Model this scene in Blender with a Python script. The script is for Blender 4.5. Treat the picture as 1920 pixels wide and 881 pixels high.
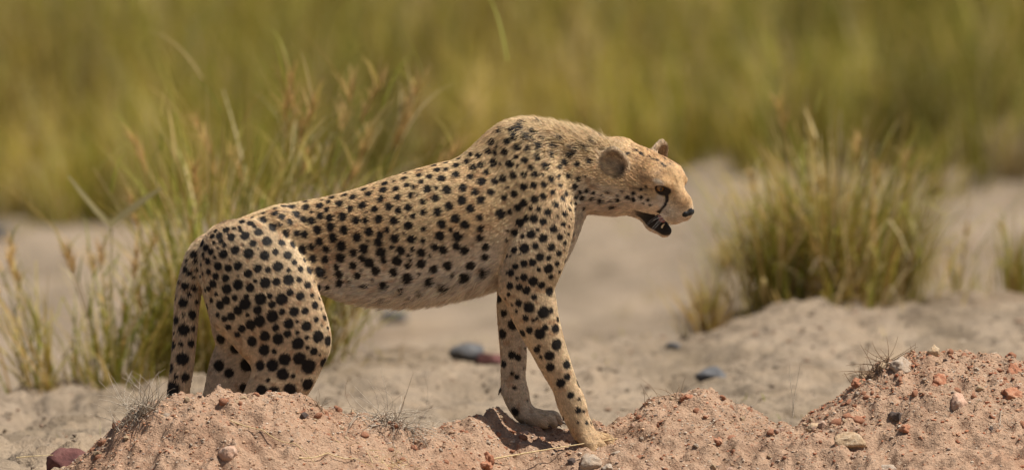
import bpy, math, random
import numpy as np
from mathutils import Vector, Matrix
from mathutils.bvhtree import BVHTree

# ------------------------------------------------------------------ camera, sky, sun, exposure
PXM = 750.0                      # photograph pixels per metre at the animal
CAM_H = 2.2                      # camera height over the flat ground (a vehicle roof hatch)
DIST = 35.556
SUN_EL, SUN_AZ = 63.0, 103.0      # degrees; azimuth measured from the view direction (+y) towards the right (+x)
scene = bpy.context.scene
for o in list(bpy.data.objects):
    bpy.data.objects.remove(o)

cd = bpy.data.cameras.new("Camera")
cam = bpy.data.objects.new("Camera", cd)
scene.collection.objects.link(cam)
AIM = Vector((0.0, 0.0, (890 - 440.5) / PXM))
pitch = math.asin((CAM_H - AIM.z) / DIST)
cam.location = AIM + Vector((0, -math.cos(pitch), math.sin(pitch))) * DIST
cam.rotation_euler = (math.pi / 2 - pitch, 0, 0)
cd.sensor_width = 36.0
cd.lens = 500.0
cd.clip_start = 0.5
cd.clip_end = 5000.0
cd.dof.use_dof = True
cd.dof.focus_distance = DIST - 0.08
cd.dof.aperture_fstop = 4.0
scene.camera = cam

world = bpy.data.worlds.new("World")
scene.world = world
world.use_nodes = True
wn = world.node_tree
wn.nodes.clear()
sky = wn.nodes.new("ShaderNodeTexSky")
sky.sky_type = 'NISHITA'
sky.sun_disc = False
sky.sun_elevation = math.radians(SUN_EL)
sky.sun_rotation = math.radians(SUN_AZ)
sky.air_density = 1.0
sky.dust_density = 2.0
bg = wn.nodes.new("ShaderNodeBackground")
bg.inputs[1].default_value = 0.052
wo = wn.nodes.new("ShaderNodeOutputWorld")
wn.links.new(sky.outputs[0], bg.inputs[0])
wn.links.new(bg.outputs[0], wo.inputs[0])

sl = bpy.data.lights.new("Sun", 'SUN')
sl.energy = 5.0
sl.angle = math.radians(0.5)
sl.color = (1.0, 0.94, 0.85)
sun = bpy.data.objects.new("Sun", sl)
scene.collection.objects.link(sun)
_e, _a = math.radians(SUN_EL), math.radians(SUN_AZ)
SUN_DIR = Vector((math.cos(_e) * math.sin(_a), math.cos(_e) * math.cos(_a), math.sin(_e)))
sun.rotation_euler = SUN_DIR.to_track_quat('Z', 'Y').to_euler()

vs = scene.view_settings
vs.view_transform = 'Standard'
vs.look = 'None'
vs.exposure = 0.42
vs.gamma = 1.0
vs.use_curve_mapping = False
scene.cycles.use_denoising = True
scene.cycles.max_bounces = 6
scene.cycles.diffuse_bounces = 3
scene.cycles.transparent_max_bounces = 8

# ------------------------------------------------------------------ helpers
RNG = np.random.default_rng(7)
random.seed(7)
COL = scene.collection


def tag(o, label=None, category=None, group=None, kind=None):
    if label: o["label"] = label
    if category: o["category"] = category
    if group: o["group"] = group
    if kind: o["kind"] = kind
    return o


def link(name, data, parent=None):
    o = bpy.data.objects.new(name, data)
    COL.objects.link(o)
    if parent is not None:
        o.parent = parent
    return o


def mesh_np(name, V, F, smooth=True, mat=None, col=None):
    """V (n,3), F (m,k) with one face size; fast path."""
    me = bpy.data.meshes.new(name)
    V = np.asarray(V, np.float32)
    F = np.asarray(F, np.int32)
    k = F.shape[1]
    me.vertices.add(len(V))
    me.vertices.foreach_set("co", V.ravel())
    me.loops.add(F.size)
    me.loops.foreach_set("vertex_index", F.ravel())
    me.polygons.add(len(F))
    me.polygons.foreach_set("loop_start", np.arange(len(F), dtype=np.int32) * k)
    me.polygons.foreach_set("use_smooth", np.full(len(F), smooth, dtype=bool))
    me.update(calc_edges=True)
    me.validate()
    if col is not None:
        ca = me.color_attributes.new("Col", 'FLOAT_COLOR', 'POINT')
        c4 = np.ones((len(V), 4), np.float32)
        c4[:, :3] = col
        ca.data.foreach_set("color", c4.ravel())
    if mat:
        me.materials.append(mat)
    return me


def smooth01(x):
    x = np.clip(x, 0, 1)
    return x * x * (3 - 2 * x)


_perm = np.random.default_rng(3).random((64, 64, 64)).astype(np.float32)


def vnoise(x, y, z):
    """value noise in [0,1], tiles at 64"""
    x, y, z = np.broadcast_arrays(np.asarray(x, np.float32), np.asarray(y, np.float32), np.asarray(z, np.float32))
    xi, yi, zi = np.floor(x), np.floor(y), np.floor(z)
    fx, fy, fz = smooth01(x - xi), smooth01(y - yi), smooth01(z - zi)
    xi, yi, zi = xi.astype(int) & 63, yi.astype(int) & 63, zi.astype(int) & 63
    x1, y1, z1 = (xi + 1) & 63, (yi + 1) & 63, (zi + 1) & 63
    c = _perm
    a = c[xi, yi, zi] * (1 - fx) + c[x1, yi, zi] * fx
    b = c[xi, y1, zi] * (1 - fx) + c[x1, y1, zi] * fx
    d = c[xi, yi, z1] * (1 - fx) + c[x1, yi, z1] * fx
    e = c[xi, y1, z1] * (1 - fx) + c[x1, y1, z1] * fx
    return (a * (1 - fy) + b * fy) * (1 - fz) + (d * (1 - fy) + e * fy) * fz


def fbm(x, y, z=0.0, oct=4, gain=0.5):
    s, a, t = 0.0, 1.0, 0.0
    for i in range(oct):
        s = s + a * vnoise(x * 2 ** i + 17.3 * i, y * 2 ** i + 5.1 * i, z * 2 ** i + 9.7 * i)
        t += a
        a *= gain
    return s / t


class NT:
    """small node-tree helper"""
    def __init__(self, name):
        self.m = bpy.data.materials.new(name)
        self.m.use_nodes = True
        self.t = self.m.node_tree
        self.t.nodes.clear()
        self.out = self.n("ShaderNodeOutputMaterial")

    def n(self, typ, ins=None, **kw):
        nd = self.t.nodes.new(typ)
        for k, v in kw.items():
            setattr(nd, k, v)
        for k, v in (ins or {}).items():
            self.i(nd, k, v)
        return nd

    def i(self, nd, k, v):
        s = nd.inputs[k]
        if hasattr(v, "is_output") or isinstance(v, bpy.types.NodeSocket):
            self.t.links.new(v, s)
        else:
            s.default_value = v

    def ramp(self, fac, stops):
        r = self.n("ShaderNodeValToRGB", {0: fac})
        e = r.color_ramp.elements
        while len(e) < len(stops):
            e.new(0.5)
        for q, (p, c) in zip(e, stops):
            q.position = p
            q.color = (*c, 1) if len(c) == 3 else c
        return r.outputs[0]

    def noise(self, scale, detail=4, rough=0.55, vec=None, dist=0.0):
        nd = self.n("ShaderNodeTexNoise", {"Scale": scale, "Detail": detail, "Roughness": rough, "Distortion": dist})
        if vec is not None:
            self.i(nd, "Vector", vec)
        return nd.outputs[0]

    def mix(self, fac, a, b, blend='MIX'):
        nd = self.n("ShaderNodeMix", data_type='RGBA', blend_type=blend)
        self.i(nd, 0, fac)
        self.i(nd, 6, a)
        self.i(nd, 7, b)
        return nd.outputs[2]

    def bump(self, h, strength=0.5, dist=0.01, normal=None):
        nd = self.n("ShaderNodeBump", {"Height": h, "Strength": strength, "Distance": dist})
        if normal is not None:
            self.i(nd, "Normal", normal)
        return nd.outputs[0]

    def done(self, color, rough=0.8, normal=None, spec=0.3, **extra):
        b = self.n("ShaderNodeBsdfPrincipled", {"Base Color": color, "Roughness": rough, "Specular IOR Level": spec})
        if normal is not None:
            self.i(b, "Normal", normal)
        for k, v in extra.items():
            self.i(b, k.replace("_", " "), v)
        self.t.links.new(b.outputs[0], self.out.inputs[0])
        self.bsdf = b
        return self.m


def C4(r, g, b):
    return (r, g, b, 1.0)


def P(px, py, y=0.0):
    """side-elevation sketch (pixels at the animal's plane) to a world point at depth y, along the line of sight"""
    k = 1 + y / (DIST * math.cos(pitch))
    z0 = (890 - py) / PXM
    return Vector(((px - 960) / PXM * k, y, CAM_H + (z0 - CAM_H) * k))

# ------------------------------------------------------------------ ground
def bank_edge(x):
    return np.interp(x, [-30, -1.35, -0.75, -0.3, 0.45, 0.62, 0.95, 30], [4.3, 4.6, 5.1, 6.2, 6.45, 6.9, 7.4, 7.8])


def ground_z(x, y):
    x = np.asarray(x, np.float32); y = np.asarray(y, np.float32)
    e = bank_edge(x) + (fbm(x * 1.7 + 31, y * 0.6, 3.0, 3) - 0.5) * 0.9
    z = 0.085 * smooth01((x - 0.45) / 0.45) * smooth01((y - 3.2) / 3.0) - 0.03 * smooth01((-x - 0.5) / 0.6) * smooth01((y - 1) / 3.0)
    near = np.clip((9.5 - y) / 3.0, 0, 1)
    z = z + near * ((fbm(x * 3.1, y * 2.2, 1.0, 4) - 0.5) * 0.07 + (fbm(x * 9, y * 4.5, 5.0, 3) - 0.5) * (0.075 + 0.06 * smooth01((-x - 0.4) / 0.3)) + (np.abs(fbm(x * 22, y * 11, 6.0, 2) - 0.5)) * (-0.12 - 0.05 * smooth01((-x - 0.4) / 0.3)))
    z = z + (1 - near) * ((fbm(x * 1.1, y * 0.8, 7.0, 4) - 0.5) * 0.12)
    drop = smooth01((y - e) / 0.8)
    z = z - 0.32 * drop
    z = z + 1.2 * smooth01((y - 60) / 300) + (fbm(x * 0.05, y * 0.05, 2.0, 3) - 0.5) * np.clip((np.abs(y) - 40) / 60, 0, 1) * 2.0
    return z


def graded(lo, fine_lo, fine_hi, hi, step, grow):
    a = list(np.arange(fine_lo, fine_hi + 1e-6, step))
    s, v, up = step, fine_hi, []
    while v < hi:
        s *= grow; v += s; up.append(v)
    s, v, dn = step, fine_lo, []
    while v > lo:
        s *= grow; v -= s; dn.append(v)
    return np.array(dn[::-1] + a + up, np.float32)


def sheet(xs, ys, fz):
    X, Y = np.meshgrid(xs, ys, indexing='ij')
    Z = fz(X.ravel(), Y.ravel())
    V = np.stack([X.ravel(), Y.ravel(), Z], 1)
    nx, ny = len(xs), len(ys)
    i = (np.arange(nx - 1)[:, None] * ny + np.arange(ny - 1)[None]).ravel()
    return V, np.stack([i, i + ny, i + ny + 1, i + 1], 1)


nt = NT("sandy_ground")
tc = nt.n("ShaderNodeTexCoord")
oc = tc.outputs["Object"]
n1 = nt.noise(0.9, 5, 0.6, oc)
n2 = nt.noise(9, 5, 0.65, oc)
n3 = nt.noise(70, 4, 0.6, oc)
c = nt.ramp(n1, [(0.3, (0.20, 0.148, 0.10)), (0.48, (0.295, 0.233, 0.168)), (0.62, (0.265, 0.205, 0.145)), (0.75, (0.235, 0.177, 0.122))])
mp = nt.n('ShaderNodeMapping', {'Vector': oc, 'Scale': (1.0, 0.13, 1.0)})
n4 = nt.noise(2.2, 4, 0.6, mp.outputs[0])
c = nt.mix(0.8, c, nt.ramp(n4, [(0.32, (0.55, 0.54, 0.50)), (0.52, (1.0, 1.0, 1.0)), (0.7, (1.10, 1.06, 1.0))]), 'MULTIPLY')
c = nt.mix(0.75, c, nt.ramp(n2, [(0.3, (0.40, 0.37, 0.34)), (0.46, (0.93, 0.93, 0.93)), (0.72, (1.18, 1.14, 1.08))]), 'MULTIPLY')
c = nt.mix(0.5, c, nt.ramp(n3, [(0.35, (0.72, 0.70, 0.68)), (0.65, (1.08, 1.07, 1.06))]), 'MULTIPLY')
bm1 = nt.bump(n2, 0.7, 0.05)
bm2 = nt.bump(n3, 0.6, 0.012, bm1)
M_sand = nt.done(c, 0.92, bm2, 0.15)

gx = graded(-400, -2.4, 2.4, 400, 0.03, 1.16)
gy = graded(-300, -1.6, 9.5, 900, 0.03, 1.10)
V, F = sheet(gx, gy, ground_z)
ground = link("ground", mesh_np("ground", V, F, True, M_sand))
tag(ground, kind="structure")

# ------------------------------------------------------------------ dirt mound in front
CREST = [(-250, 960, -.30), (60, 935, -.30), (130, 890, -.32), (175, 848, -.34), (235, 795, -.37), (290, 752, -.38), (340, 735, -.38), (420, 733, -.38), (520, 741, -.36), (580, 757, -.32), (640, 773, -.28),
         (700, 782, -.23), (780, 792, -.19), (850, 786, -.16), (900, 776, -.11), (930, 778, .0), (965, 788, .1), (1020, 797, .1), (1080, 806, .08), (1140, 794, .05), (1200, 768, .05), (1260, 741, .05), (1300, 729, .05),
         (1340, 737, .05), (1390, 764, .05), (1440, 786, .03), (1490, 792, 0), (1530, 772, 0), (1580, 742, 0), (1620, 707, 0), (1660, 677, 0), (1700, 662, 0), (1750, 656, 0), (1800, 669, 0), (1850, 680, 0), (1920, 691, 0),
         (2050, 690, 0), (2250, 760, 0), (2500, 860, 0), (2700, 960, 0)]
_cp = [(P(a, b, c)) for a, b, c in CREST]
_cx = np.array([p.x for p in _cp]); _cy = np.array([p.y for p in _cp]); _cz = np.array([p.z for p in _cp])
_sx = np.linspace(-1.9, 2.6, 300)
_kk = np.exp(-(np.linspace(-1, 1, 61)) ** 2 * 3); _kk /= _kk.sum()
_sz = np.convolve(np.pad(np.interp(_sx, _cx, _cz), 30, mode='edge'), _kk, mode='valid')
DENTS = [(360, 838, 0.045, 0.016, 0.030), (400, 842, 0.030, 0.02, 0.035), (300, 832, 0.05, 0.010, 0.018), (905, 842, 0.05, 0.02, 0.014), (1530, 815, 0.04, 0.015, 0.014), (1690, 796, 0.02, 0.012, 0.014)]


def mound_z0(x, y):
    zc = np.interp(x, _cx, _cz); yc = np.interp(x, _cx, _cy)
    t = y - yc
    f = np.where(t < 0, 0.46, 0.85)
    w = 0.05
    zs = np.interp(x, _sx, _sz)
    keep_ = np.where(t < 0, np.exp(-(t / 0.16) ** 2), 1.0)      # the small humps die out down the near slope
    return zs + (zc - zs) * keep_ - (np.sqrt(t * t + w * w) - w) * f


def sight(px, py, ys):
    """points of one line of sight of the side-view sketch at the depths ys"""
    k = 1 + ys / (DIST * math.cos(pitch))
    return (px - 960) / PXM * k, CAM_H + ((890 - py) / PXM - CAM_H) * k


def front_y(px, py):
    """depth at which the side-view sketch point lies on the mound's near slope"""
    ys = np.linspace(-0.9, 0.15, 400)
    x, z = sight(px, py, ys)
    hit = np.nonzero(mound_z0(x, ys) >= z)[0]
    return float(ys[hit[0]]) if len(hit) else -0.5


_dents = []
for a, b, sx, sy, dp in DENTS:
    yy = front_y(a, b); p = P(a, b, yy)
    _dents.append((p.x, yy, sx, sy * 2.2, dp))


def mound_z(x, y):
    x = np.asarray(x, np.float32); y = np.asarray(y, np.float32)
    z = mound_z0(x, y)
    z = z + (fbm(x * 7, y * 7, 11.0, 3) - 0.5) * 0.055
    rg = 1 - np.abs(fbm(x * 17, y * 17, 4.0, 3) - 0.5) * 2
    z = z + (rg - 0.75) * 0.040
    z = z + (fbm(x * 44, y * 44, 8.0, 3) - 0.5) * 0.034
    for a, b, sx, sy, dp in _dents:
        z = z - dp * np.exp(-((x - a) / sx) ** 2 - ((y - b) / sy) ** 2)
    edge = np.minimum(np.minimum(x + 1.75, 2.45 - x), np.minimum(y + 1.35, 0.75 - y))
    return np.where(edge < 0.12, np.minimum(z, ground_z(x, y) - (0.12 - edge) * 0.8), z)


nt = NT("red_dirt")
tc = nt.n("ShaderNodeTexCoord")
oc = tc.outputs["Object"]
n1 = nt.noise(2.6, 4, 0.6, oc)
n2 = nt.noise(28, 5, 0.7, oc)
n3 = nt.noise(190, 3, 0.65, oc)
vo = nt.n("ShaderNodeTexVoronoi", {"Scale": 120.0, "Vector": oc, "Randomness": 1.0})
c = nt.ramp(n1, [(0.3, (0.34, 0.205, 0.135)), (0.5, (0.415, 0.285, 0.20)), (0.7, (0.365, 0.25, 0.175))])
c = nt.mix(0.8, c, nt.ramp(n2, [(0.28, (0.62, 0.52, 0.46)), (0.5, (1.0, 0.98, 0.95)), (0.75, (1.12, 1.08, 1.02))]), 'MULTIPLY')
c = nt.mix(0.55, c, nt.ramp(n3, [(0.35, (0.68, 0.64, 0.60)), (0.65, (1.12, 1.1, 1.08))]), 'MULTIPLY')
spk = nt.n("ShaderNodeSeparateColor"); nt.i(spk, 0, vo.outputs["Color"])
spf = nt.ramp(spk.outputs[0], [(0.93, (0, 0, 0)), (0.97, (0.6, 0.6, 0.6))])
c = nt.mix(spf, c, nt.ramp(spk.outputs[1], [(0.0, (0.36, 0.16, 0.09)), (0.5, (0.50, 0.38, 0.27)), (1.0, (0.26, 0.19, 0.14))]))
b1 = nt.bump(n2, 0.8, 0.016)
b2 = nt.bump(n3, 0.9, 0.006, b1)
M_dirt = nt.done(c, 0.95, b2, 0.12)
mx = np.arange(-1.75, 2.46, 0.0055, dtype=np.float32)
my = np.arange(-1.35, 0.76, 0.0055, dtype=np.float32)
V, F = sheet(mx, my, mound_z)
keep = (V[F][:, :, 2] > ground_z(V[F[:, 0], 0], V[F[:, 0], 1])[:, None] - 0.035).any(1)
F = F[keep]
used = np.unique(F); rm = np.zeros(len(V), np.int32); rm[used] = np.arange(len(used))
mound = link("dirt_mound", mesh_np("dirt_mound", V[used], rm[F], True, M_dirt))
tag(mound, kind="structure")


def top_z(x, y):
    return np.maximum(mound_z(x, y), ground_z(x, y))

# ------------------------------------------------------------------ stones
def ico(sub):
    import bmesh
    b = bmesh.new()
    bmesh.ops.create_icosphere(b, subdivisions=sub, radius=1.0)
    v = np.array([q.co[:] for q in b.verts], np.float32)
    f = np.array([[q.index for q in p.verts] for p in b.faces], np.int32)
    b.free()
    return v, f


ICO1, ICO2, ICO4 = ico(1), ico(2), ico(4)


def stone_shape(base, seed, facets=9, rough=0.10, stretch=(1, 0.8, 0.7)):
    r = np.random.default_rng(seed)
    v, f = base
    pl = r.normal(size=(facets, 3)); pl /= np.linalg.norm(pl, axis=1)[:, None]
    d = r.uniform(0.62, 0.95, facets)
    dot = np.maximum(v @ pl.T, 1e-3)
    rad = np.minimum(1.05, (d[None] / dot).min(1))
    o = r.uniform(0, 50, 3)
    rad = rad * (1 - rough + 2 * rough * fbm(v[:, 0] * 2.4 + o[0], v[:, 1] * 2.4 + o[1], v[:, 2] * 2.4 + o[2], 3))
    if len(v) > 500:
        rad = rad * (1 - 0.35 * rough + 0.7 * rough * fbm(v[:, 0] * 9 + o[0], v[:, 1] * 9 + o[1], v[:, 2] * 9 + o[2], 3))
    return v * rad[:, None] * np.array(stretch, np.float32), f


def stone_mat(name, cols, scale=60.0):
    nt = NT(name)
    tc = nt.n("ShaderNodeTexCoord")
    oi = nt.n("ShaderNodeObjectInfo")
    va = nt.n("ShaderNodeVectorMath", operation='ADD')
    nt.i(va, 0, tc.outputs["Object"]); nt.i(va, 1, oi.outputs["Location"])
    a = nt.noise(scale, 5, 0.65, va.outputs[0]); b = nt.noise(scale * 6, 3, 0.6, va.outputs[0])
    k = len(cols)
    c = nt.ramp(a, [(0.28 + 0.44 * i / max(k - 1, 1), q) for i, q in enumerate(cols)])
    c = nt.mix(0.5, c, nt.ramp(b, [(0.35, (0.65, 0.63, 0.6)), (0.65, (1.15, 1.13, 1.1))]), 'MULTIPLY')
    return nt.done(c, 0.9, nt.bump(b, 0.5, 0.003, nt.bump(a, 0.5, 0.01)), 0.2)


M_red = stone_mat("red_clod", [(0.25, 0.095, 0.05), (0.37, 0.165, 0.095), (0.47, 0.29, 0.19)])
M_pink = stone_mat("pink_stone", [(0.42, 0.24, 0.16), (0.50, 0.33, 0.24), (0.52, 0.40, 0.31)])
M_tan = stone_mat("tan_stone", [(0.36, 0.24, 0.14), (0.46, 0.33, 0.21), (0.52, 0.42, 0.30)])
M_pale = stone_mat("pale_stone", [(0.36, 0.255, 0.175), (0.40, 0.315, 0.24), (0.44, 0.38, 0.32)])
M_grey = stone_mat("grey_stone", [(0.06, 0.06, 0.063), (0.11, 0.112, 0.118), (0.19, 0.185, 0.18)], 25)
M_dark = stone_mat("dark_stone", [(0.06, 0.05, 0.045), (0.12, 0.09, 0.08), (0.20, 0.15, 0.12)])
M_maroon = stone_mat("maroon_stone", [(0.05, 0.022, 0.022), (0.12, 0.05, 0.045), (0.17, 0.085, 0.075)], 25)
MATS = [M_red, M_red, M_pink, M_tan, M_tan, M_pale, M_dark]

# stones lying in the mound, each one its own piece
protos = {}
for mi, m in enumerate(MATS):
    for k in range(5):
        st = RNG.uniform(0.55, 1.0, 3); st[2] *= 0.8
        v, f = stone_shape(ICO1 if mi not in (0, 1) else ICO2, 100 + 10 * mi + k, 8, 0.16 if mi > 1 else 0.34, st)
        protos[mi, k] = mesh_np("stone", v, f, mi in (0, 1), m)
placed = 0
rs = np.random.default_rng(21)
while placed < 290:
    px = rs.uniform(100, 1935)
    x = (px - 960) / PXM
    yc = float(np.interp(x, _cx, _cy))
    y = yc - abs(rs.normal(0, 0.22)) + 0.03
    z = float(top_z(np.array([x]), np.array([y]))[0])
    if z < float(ground_z(np.array([x]), np.array([y]))[0]) + 0.01 or y < -0.48:
        continue
    if px > 1450 or rs.random() < 0.85:
        pass
    else:
        continue
    s = min(0.0075 * math.exp(rs.normal(0, 0.42)) + 0.003, 0.019)
    mi = int(rs.choice(len(MATS), p=[.25, .23, .15, .14, .08, .10, .05]))
    o = bpy.data.objects.new("stone", protos[mi, int(rs.integers(5))])
    COL.objects.link(o)
    o.parent = mound
    o.location = (x, y, z - s * 0.10)
    o.rotation_euler = (rs.normal(0, 0.4), rs.normal(0, 0.4), rs.uniform(0, 6.28))
    q = rs.uniform(0.85, 1.2, 3)
    o.scale = (s * q[0], s * q[1], s * q[2])
    placed += 1

# finer gravel, one mass
def gravel(n, seed, rmin, rmax, xr, ysel, cols):
    r = np.random.default_rng(seed)
    v0, f0 = ico(1)
    v0 = np.array(v0); 
    x = r.uniform(*xr, n); y = ysel(r, x)
    z = top_z(x, y)
    s = rmin + (rmax - rmin) * r.random(n) ** 3.2
    ang = r.uniform(0, 6.28, n)
    st = r.uniform(0.6, 1.1, (n, 3)); st[:, 2] *= 0.7
    var = np.stack([stone_shape((v0, f0), 900 + k, 7, 0.25)[0] for k in range(8)])
    vv = var[r.integers(0, 8, n)] * st[:, None, :] * s[:, None, None]
    ca, sa = np.cos(ang)[:, None], np.sin(ang)[:, None]
    V = np.stack([vv[:, :, 0] * ca - vv[:, :, 1] * sa + x[:, None], vv[:, :, 0] * sa + vv[:, :, 1] * ca + y[:, None], vv[:, :, 2] + (z - s * 0.05)[:, None]], 2)
    F = (f0[None] + (np.arange(n) * len(v0))[:, None, None]).reshape(-1, 3)
    c = np.array(cols)[r.integers(0, len(cols), n)] * r.uniform(0.75, 1.2, (n, 1))
    return V.reshape(-1, 3), F, np.repeat(c, len(v0), 0)


nt = NT("gravel")
at = nt.n("ShaderNodeAttribute", attribute_name="Col")
tc = nt.n("ShaderNodeTexCoord")
n1 = nt.noise(300, 3, 0.6, tc.outputs["Object"])
M_gravel = nt.done(nt.mix(0.5, at.outputs[0], nt.ramp(n1, [(0.35, (0.7, 0.68, 0.66)), (0.65, (1.1, 1.1, 1.1))]), 'MULTIPLY'), 0.92, nt.bump(n1, 0.4, 0.002), 0.15)
DCOL = [(0.50, 0.33, 0.21), (0.48, 0.31, 0.19), (0.44, 0.28, 0.17), (0.52, 0.36, 0.24), (0.40, 0.19, 0.11), (0.43, 0.23, 0.14), (0.36, 0.15, 0.08), (0.52, 0.43, 0.33), (0.54, 0.46, 0.37), (0.26, 0.20, 0.16)]


def on_mound(r, x):
    return np.interp(x, _cx, _cy) + 0.07 - np.abs(r.normal(0, 0.30, len(x)))


Vg, Fg, Cg = gravel(26000, 31, 0.0014, 0.0066, (-1.15, 1.55), on_mound, DCOL)
g1 = link("gravel", mesh_np("gravel", Vg, Fg, False, M_gravel, Cg), mound)
g1["kind"] = "stuff"
Vg, Fg, Cg = gravel(1500, 33, 0.002, 0.0095, (0.72, 1.40), on_mound, [(0.36, 0.15, 0.085), (0.40, 0.18, 0.10), (0.30, 0.11, 0.06), (0.42, 0.23, 0.14), (0.50, 0.40, 0.30)])
g3 = link("red_gravel", mesh_np("red_gravel", Vg, Fg, False, M_gravel, Cg), mound)
g3["kind"] = "stuff"
Vg, Fg, Cg = gravel(7000, 32, 0.002, 0.017, (-1.7, 1.9), lambda r, x: r.uniform(0.25, 6.5, len(x)), [(0.28, 0.22, 0.155), (0.24, 0.185, 0.13), (0.30, 0.24, 0.175), (0.15, 0.115, 0.085), (0.30, 0.20, 0.135)])
g2 = link("gravel", mesh_np("gravel", Vg, Fg, False, M_gravel, Cg), ground)
g2["kind"] = "stuff"


def rock(name, px, py, y, w, stretch, mat, seed, label, cat="stone", rot=0.0, sink=0.35, facets=10, rough=0.12, group=None):
    """a single rock: w = width in sketch pixels at its own depth"""
    p = P(px, py, y)
    v, f = stone_shape(ICO4, seed, facets, rough, stretch)
    s = w / 2 / PXM * (1 + y / DIST) / max(stretch[0], 0.1)
    v = v * s
    cr, sr = math.cos(rot), math.sin(rot)
    v = np.stack([v[:, 0] * cr - v[:, 1] * sr, v[:, 0] * sr + v[:, 1] * cr, v[:, 2]], 1)
    v[:, 2] -= v[:, 2].min()
    hgt = v[:, 2].max()
    o = link(name, mesh_np(name, v, f, True, mat))
    z = float(top_z(np.array([p.x]), np.array([y]))[0])
    o.location = (p.x, y, z - hgt * sink)
    return tag(o, label, cat, group)


def ground_y(px, py, lo=0.2, hi=60.0):
    """depth at which the sketch point meets the flat ground"""
    ys = np.arange(lo, hi, 0.05)
    x, z = sight(px, py, ys)
    hit = np.nonzero(top_z(x, ys) >= z)[0]
    return float(ys[hit[0]]) if len(hit) else hi


rock("rock", 130, 862, -0.06, 96, (1, 0.8, 0.8), M_maroon, 301, "dark maroon rock in the bottom left corner at the foot of the mound", "rock", 0.3, 0.16)
yk = ground_y(880, 676)
rock("rock", 878, 672, yk, 68, (1, 0.7, 0.55), M_grey, 303, "blue grey rock on the sand just left of the far foreleg", "rock", 0.2, 0.2)
rock("rock", 922, 678, yk - 0.05, 62, (1, 0.7, 0.42), M_maroon, 304, "brown maroon rock half hidden behind the far foreleg", "rock", -0.2, 0.15)
rock("rock", 1335, 706, ground_y(1335, 706), 62, (1, 0.7, 0.55), M_grey, 305, "flat blue grey stone on the sand below the right tussock", "rock", 0.1, 0.5)
rock("rock", 738, 606, ground_y(738, 606, 8), 52, (1, 0.8, 0.6), M_grey, 306, "dark grey rock on the far sand under the belly", "rock", 0.5, 0.2)
rock("rock", -2, 447, ground_y(5, 447, 8), 40, (1, 0.8, 0.8), M_grey, 307, "blurred grey rock at the left edge of the picture", "rock", 0.5, 0.2)
rock("rock", 1262, 662, ground_y(1262, 660), 28, (1, 0.8, 0.7), M_grey, 308, "small grey stone on the sand above the flat blue grey one", "rock", 0.5, 0.2)
for px, py, w, stc, mt, sd, lab in (
    (1108, 872, 56, (1, 0.8, 0.75), M_pale, 311, "white angular stone touching the near front paw"),
    (1140, 878, 40, (1, 0.6, 0.5), M_pale, 312, "pale pinkish stone right of the white one by the near paw"),
    (915, 858, 24, (1, 0.9, 1.1), M_red, 313, "upright red clod below the far front paw"),
    (910, 872, 34, (1, 0.9, 0.6), M_red, 314, "red clod at the bottom edge under the upright red one"),
    (985, 816, 32, (1, 0.9, 0.9), M_pink, 315, "rounded pink clod just under the far front paw"),
    (1692, 690, 46, (1, 0.8, 0.8), M_pale, 316, "large cream rock near the top of the right mound"),
    (1612, 728, 32, (1, 0.9, 0.8), M_red, 317, "dark red clod on the left shoulder of the right mound"),
    (1762, 712, 42, (1, 0.7, 0.9), M_red, 318, "crumbly red clod right of the cream rock"),
    (1800, 768, 36, (0.8, 0.7, 1.1), M_pink, 319, "tall pointed orange stone in the middle of the right mound"),
    (1895, 742, 48, (1, 0.8, 0.7), M_red, 320, "broad red clod near the right edge of the picture"),
    (1680, 792, 30, (1, 0.8, 0.8), M_dark, 321, "dark brown clod left of the tall pointed orange stone"),
    (1596, 838, 62, (1, 0.8, 0.7), M_tan, 322, "large crumbling brown clod low on the right slope"),
    (1666, 866, 46, (1, 0.8, 0.7), M_pale, 323, "smooth whitish stone at the bottom edge right of the brown clod"),
    (1530, 800, 50, (1, 0.6, 0.5), M_tan, 324, "flat tan slab at the foot of the right mound"),
    (1698, 818, 26, (1, 0.8, 0.7), M_red, 325, "small red clod below the dark brown clod"),
    (1288, 742, 34, (1, 0.8, 0.7), M_red, 326, "brick red clod on the small middle mound's crest"),
    (1345, 822, 22, (1, 0.8, 0.7), M_red, 327, "small red clod on the face of the middle mound"),
    (430, 858, 44, (1, 0.8, 0.7), M_pink, 328, "pinkish lump under the hollow of the left mound"),
    (1905, 700, 30, (0.8, 0.8, 1.2), M_red, 329, "upright dark red clod at the right edge on the crest"),
    (1752, 664, 26, (1, 0.8, 1.0), M_tan, 330, "tan clod standing on the highest point of the right mound"),
):
    yy = front_y(px, py)
    rock("rock", px, py, yy, w, stc, mt, sd, lab, "rock", (sd % 7) * 0.4, 0.55, 9, 0.2 if mt is not M_red else 0.38)

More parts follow.
